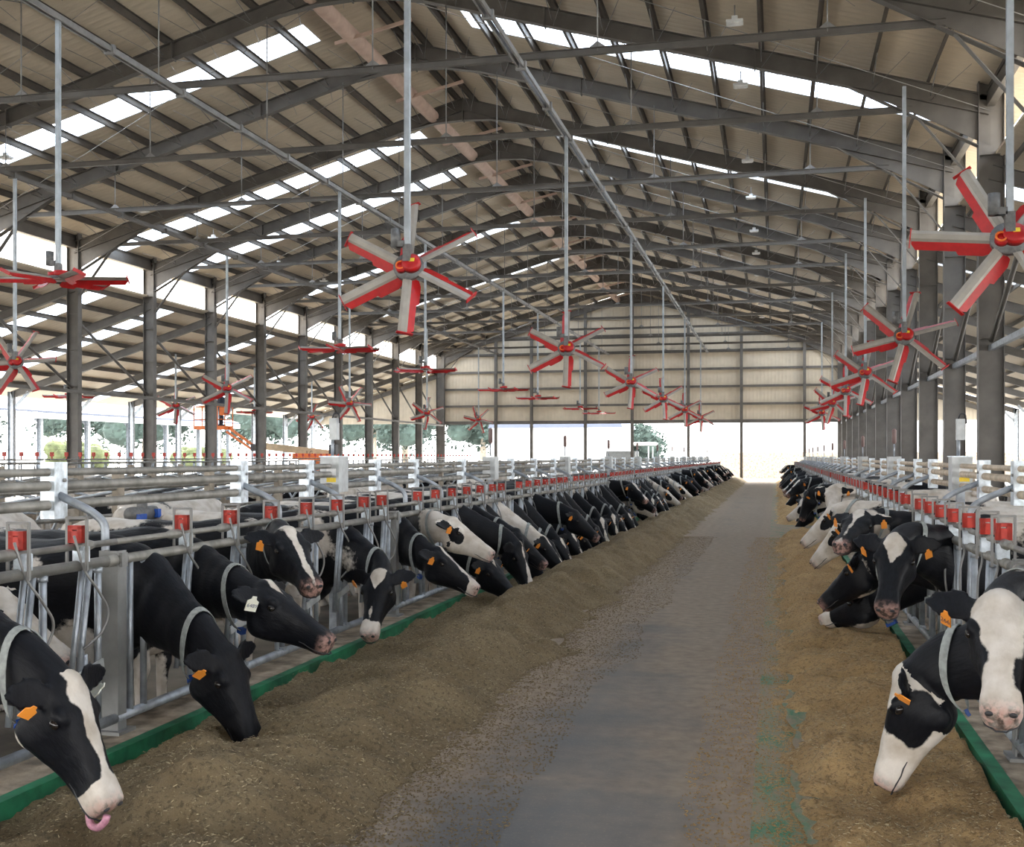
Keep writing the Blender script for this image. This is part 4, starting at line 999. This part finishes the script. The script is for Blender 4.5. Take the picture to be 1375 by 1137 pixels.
desc = ['thin-blazed black cow, head in the feed', 'black and white cow turned towards the camera', 'black cow with its head level', 'pale-faced cow with dark eye patches', 'black cow stretching deep into the heap', 'spotted cow with a wide blaze, nose down', 'black and white cow, head raised', 'white-necked cow eating']
rnd = random.Random(11); cnt = 0
for y in [.93+5*k+.505+.67*i for k in range(2, 16) for i in range(7)]:
    if y < 14.5 or y > 78.5: continue
    if rnd.random() < .95:
        i = rnd.choice([0, 0, 1, 1, 2, 2, 4, 4, 5, 5, 6, 6, 0, 2, 4, 3, 7]); o = from_stock(0, i); cnt += 1
        put(o, -4.25+rnd.uniform(-.10, .06), y+rnd.uniform(-.03, .03), 1, '%s, %s of the packed left row' % (desc[i], ordinal(cnt-1)), GL)
cnt = 0
for y in [6.6+5*k-.505-.67*i for k in range(4, 15) for i in range(6, -1, -1)]:
    if y < 26.3 or y > 78 or rnd.random() < .5: continue
    i = rnd.randrange(8); o = from_stock(1, i); cnt += 1
    put(o, 1.74+rnd.uniform(-.05, .10), y, -1, '%s, %s of the far right row' % (desc[i], ordinal(cnt-1)), GR)
# cows standing or resting in the pens
pens = [(-7.4, 9.6, 97, 0), (-7.0, 12.9, 84, 0), (-8.4, 6.9, 105, 0), (-9.9, 17, 80, 0), (-7.4, 19.5, 95, 0), (-13.8, 16, 10, 0), (-14.0, 21.5, 0, 0), (-10.3, 26, 170, 0), (-7.5, 27, -85, 0), (-13.9, 31, 5, 0), (-17.8, 28, 20, 0), (-10.1, 36, 175, 0),
        (-7.3, 40, 90, 0), (3.9, 9.4, 92, 0), (3.7, 13.2, -88, 0), (4.1, 17.6, 85, 0), (3.8, 22.5, -92, 0), (5.4, 27, 80, 0), (4.0, 33, 95, 0), (7.3, 19, 10, 0)]
for j, (x, y, rz, _) in enumerate(pens):
    i = (7, 3, 7, 6)[j % 4]; o = from_stock(j % 2, i)
    o.location = (x, y, FLO); o.rotation_euler = (0, 0, R_(rz))
    tag(o, 'cow standing in the pens %s, %s of those not feeding' % ('left of the alley' if x < 0 else 'right of the alley', ordinal(j)), 'cow', 'cows loose in the pens')
for kind in (0, 1):
    for i in range(8):
        if (kind, i) not in used:
            for c in kids.get(stock[kind][i].name, []): 
                for d in kids.get(c.name, []): bpy.data.objects.remove(d)
                bpy.data.objects.remove(c)
            bpy.data.objects.remove(stock[kind][i])

# ------------------------------------------------------------------ feed heaps
def yline(y0, y1, s0, gr):
    o = [y0]; s = s0
    while o[-1] < y1: 
        o.append(o[-1]+s)
        if o[-1] > 7: s *= gr
    return o
HOL_L = [(-2.75, 4.15), (-2.85, 5.75), (-3.05, 6.7), (-3.25, 9.0), (-3.0, 10.4), (-2.95, 12.4), (-2.95, 13.4)]
HOL_R = [(.50, 5.55), (.42, 5.9), (.45, 6.9), (.40, 7.8), (.5, 8.8), (.45, 10.2), (.5, 11.5), (.45, 4.7), (.5, 13), (.45, 15), (.4, 17)]
def nz(x, y, s, o=0.): return noise.noise(Vector((x*s+o, y*s-o, o*1.3)))
def left_h(x, y):
    inner = -2.02+.16*nz(0, y, .55)+.08*nz(0, y, 1.7, 3)
    if x > inner+.42: return -.02
    pk = -2.62+.12*nz(0, y, .5, 9); t = (x-pk)
    hgt = .27+.06*nz(0, y, .6, 4)
    if t > 0: h = hgt*max(0, 1-(t/(inner+.1-pk))**1.5)
    else: h = .05+(hgt-.05)*math.exp(-(t/.42)**2)
    if x > inner: h *= max(0, 1-(x-inner)/.35)
    ed = min(1, max(0, (inner+.30-x)/.45))
    h += ed*(.11*nz(x, y, 1.7)+.075*nz(x, y, 4.0, 2)+.032*nz(x, y, 10, 5))+(.3+.7*ed)*.020*nz(x, y, 26, 7)
    for a, b in HOL_L:
        d = ((x-a)**2+((y-b)*.9)**2)
        if d < .8: h -= .19*math.exp(-d/.06)
    if y > 14: h -= .08*max(0, nz(x*.3, y, 1.3, 8))*(x < pk)
    if x < inner-.12: h = max(h, .016+.008*nz(x, y, 9))
    if x < -3.46: h = min(h, .062+.10*nz(0, y, 1.9, 6)+.03*nz(0, y, 7, 2))
    h += .012*nz(x, y, 50, 3)
    return h if x < inner+.12 else min(h, .006-(x-inner-.12)*.10+.02*nz(x, y, 14)+.016*nz(x, y, 45))
def right_h(x, y):
    inner = .12+.10*nz(0, y, .8, 2)+.07*nz(0, y, 2.4, 6)
    if x < inner-.16: return -.03
    t = (x-inner)/(1.10-inner)
    h = .135*min(1, max(0, t/.22))**.7
    h += .065*nz(x, y, 1.7, 11)+.05*nz(x, y, 4.0, 3)+.032*nz(x, y, 10, 5)+.020*nz(x, y, 26, 7)
    for a, b in HOL_R:
        d = ((x-a)**2+((y-b)*.8)**2)
        if d < .5: h -= .14*math.exp(-d/.04)
    if x > inner+.12: h = max(h, .016+.008*nz(x, y, 9))
    if 25.6 < y < 29.5: h -= .22*min(1, (y-25.6)*2, (29.5-y)*2)*(1 if x < .95 else .2)
    if x < inner: h = min(h, (x-inner+.10)*.3)
    if x > 1.02: h = min(h, .075+.10*nz(0, y, 1.9, 6)+.03*nz(0, y, 7, 2))
    h += (.02*nz(x, y, 17, 3))*(abs(x-inner) < .2)
    return h
def heap(name, fn, x0, x1, dx, mat, label):
    ys_ = yline(1.5, 79.5, .028, 1.006); xs_ = np.arange(x0, x1+dx/2, dx); n1 = len(xs_); vs = []; fs = []
    for yy in ys_:
        for xx in xs_: vs.append((xx, yy, fn(xx, yy)))
    for j in range(len(ys_)-1):
        for i in range(n1-1): a = j*n1+i; fs.append((a, a+1, a+n1+1, a+n1))
    g = MB(); g.add(vs, fs, True); o = g.build(name, mat); tag(o, label, 'feed', kind='stuff'); return o
heap('feed_heap', left_h, XGL+.018, -1.55, .028, M['feed_left'], 'long brown heap of chopped feed along the left side of the alley')
heap('feed_heap', right_h, -.15, XGR-.018, .026, M['feed_right'], 'lighter golden layer of chopped feed along the right side of the alley')
def flecks(name, fn, xa, xb, cnt, mat, label, ymax=14, seed=1):
    rn = random.Random(seed); vs = []; fs = []
    while len(fs) < cnt*1:
        u = rn.random(); yy = 2.6+(ymax-2.6)*u**1.7; xx = rn.uniform(xa, xb); z = fn(xx, yy)
        if z < -.004: 
            if rn.random() < (.80 if fn(xx-.16*(1 if xa < -1 else -1), yy) > 0 else .985): continue
            z = 0.004
        L = rn.uniform(.006, .020); w = rn.uniform(.0007, .0016); a = rn.random()*math.pi; p = Vector((xx, yy, z+.004)); d = Vector((math.cos(a), math.sin(a), rn.uniform(-.45, .45)))*L/2; s_ = Vector((-math.sin(a), math.cos(a), 0))*w; up = Vector((0, 0, w))
        b = len(vs); vs += [p-d-s_, p-d+s_, p-d+up*1.5, p+d-s_, p+d+s_, p+d+up*1.5]
        fs += [(b, b+3, b+4, b+1), (b+1, b+4, b+5, b+2), (b+2, b+5, b+3, b)]
    g = MB(); g.v = [tuple(v) for v in vs]; g.f = fs; g.sm = [False]*len(fs); o = g.build(name, mat); tag(o, label, 'straw', kind='stuff')
flecks('straw_flecks', left_h, -3.5, -1.7, 45000, M['straw'], 'pale chopped straw lying on the left feed heap', seed=1)
flecks('straw_flecks', left_h, -3.5, -1.7, 30000, M['straw_dark'], 'dark chopped stems lying on the left feed heap', seed=2)
flecks('straw_flecks', right_h, .0, 1.08, 30000, M['straw'], 'pale chopped straw lying on the right feed layer', seed=3)
flecks('straw_flecks', right_h, .0, 1.08, 20000, M['straw_dark'], 'dark chopped stems lying on the right feed layer', seed=4)

def crumbs(name, xs, cnt, mat, label, seed):
    """loose feed thrown on to the concrete beside a heap, thinning out with distance"""
    rn = random.Random(seed); g = MB()
    for _ in range(cnt):
        yy = 2.6+22*rn.random()**1.6; side = rn.random()**2.2
        if xs == 'left': xx = -2.0+.16*nz(0, yy, .55)+.08*nz(0, yy, 1.7, 3)+.75*side
        else: xx = .10+.10*nz(0, yy, .8, 2)+.07*nz(0, yy, 2.4, 6)-.55*side
        r_ = rn.uniform(.002, .0065); a = rn.random()*6.28; e = Vector((math.cos(a), math.sin(a), 0))*r_*rn.uniform(1, 2.6); q = Vector((-math.sin(a), math.cos(a), 0))*r_; p = Vector((xx, yy, .004)); u = Vector((0, 0, r_))
        g.add([p-e, p-q, p+e, p+q, p+u], [(0, 1, 4), (1, 2, 4), (2, 3, 4), (3, 0, 4)])
    o = g.build(name, mat); tag(o, label, 'feed crumbs', kind='stuff')
crumbs('feed_crumbs', 'left', 36000, M['feed_left'], 'loose crumbs of feed on the concrete beside the left heap', 5)
crumbs('feed_crumbs', 'right', 22000, M['feed_right'], 'loose crumbs of feed on the concrete beside the right layer', 6)
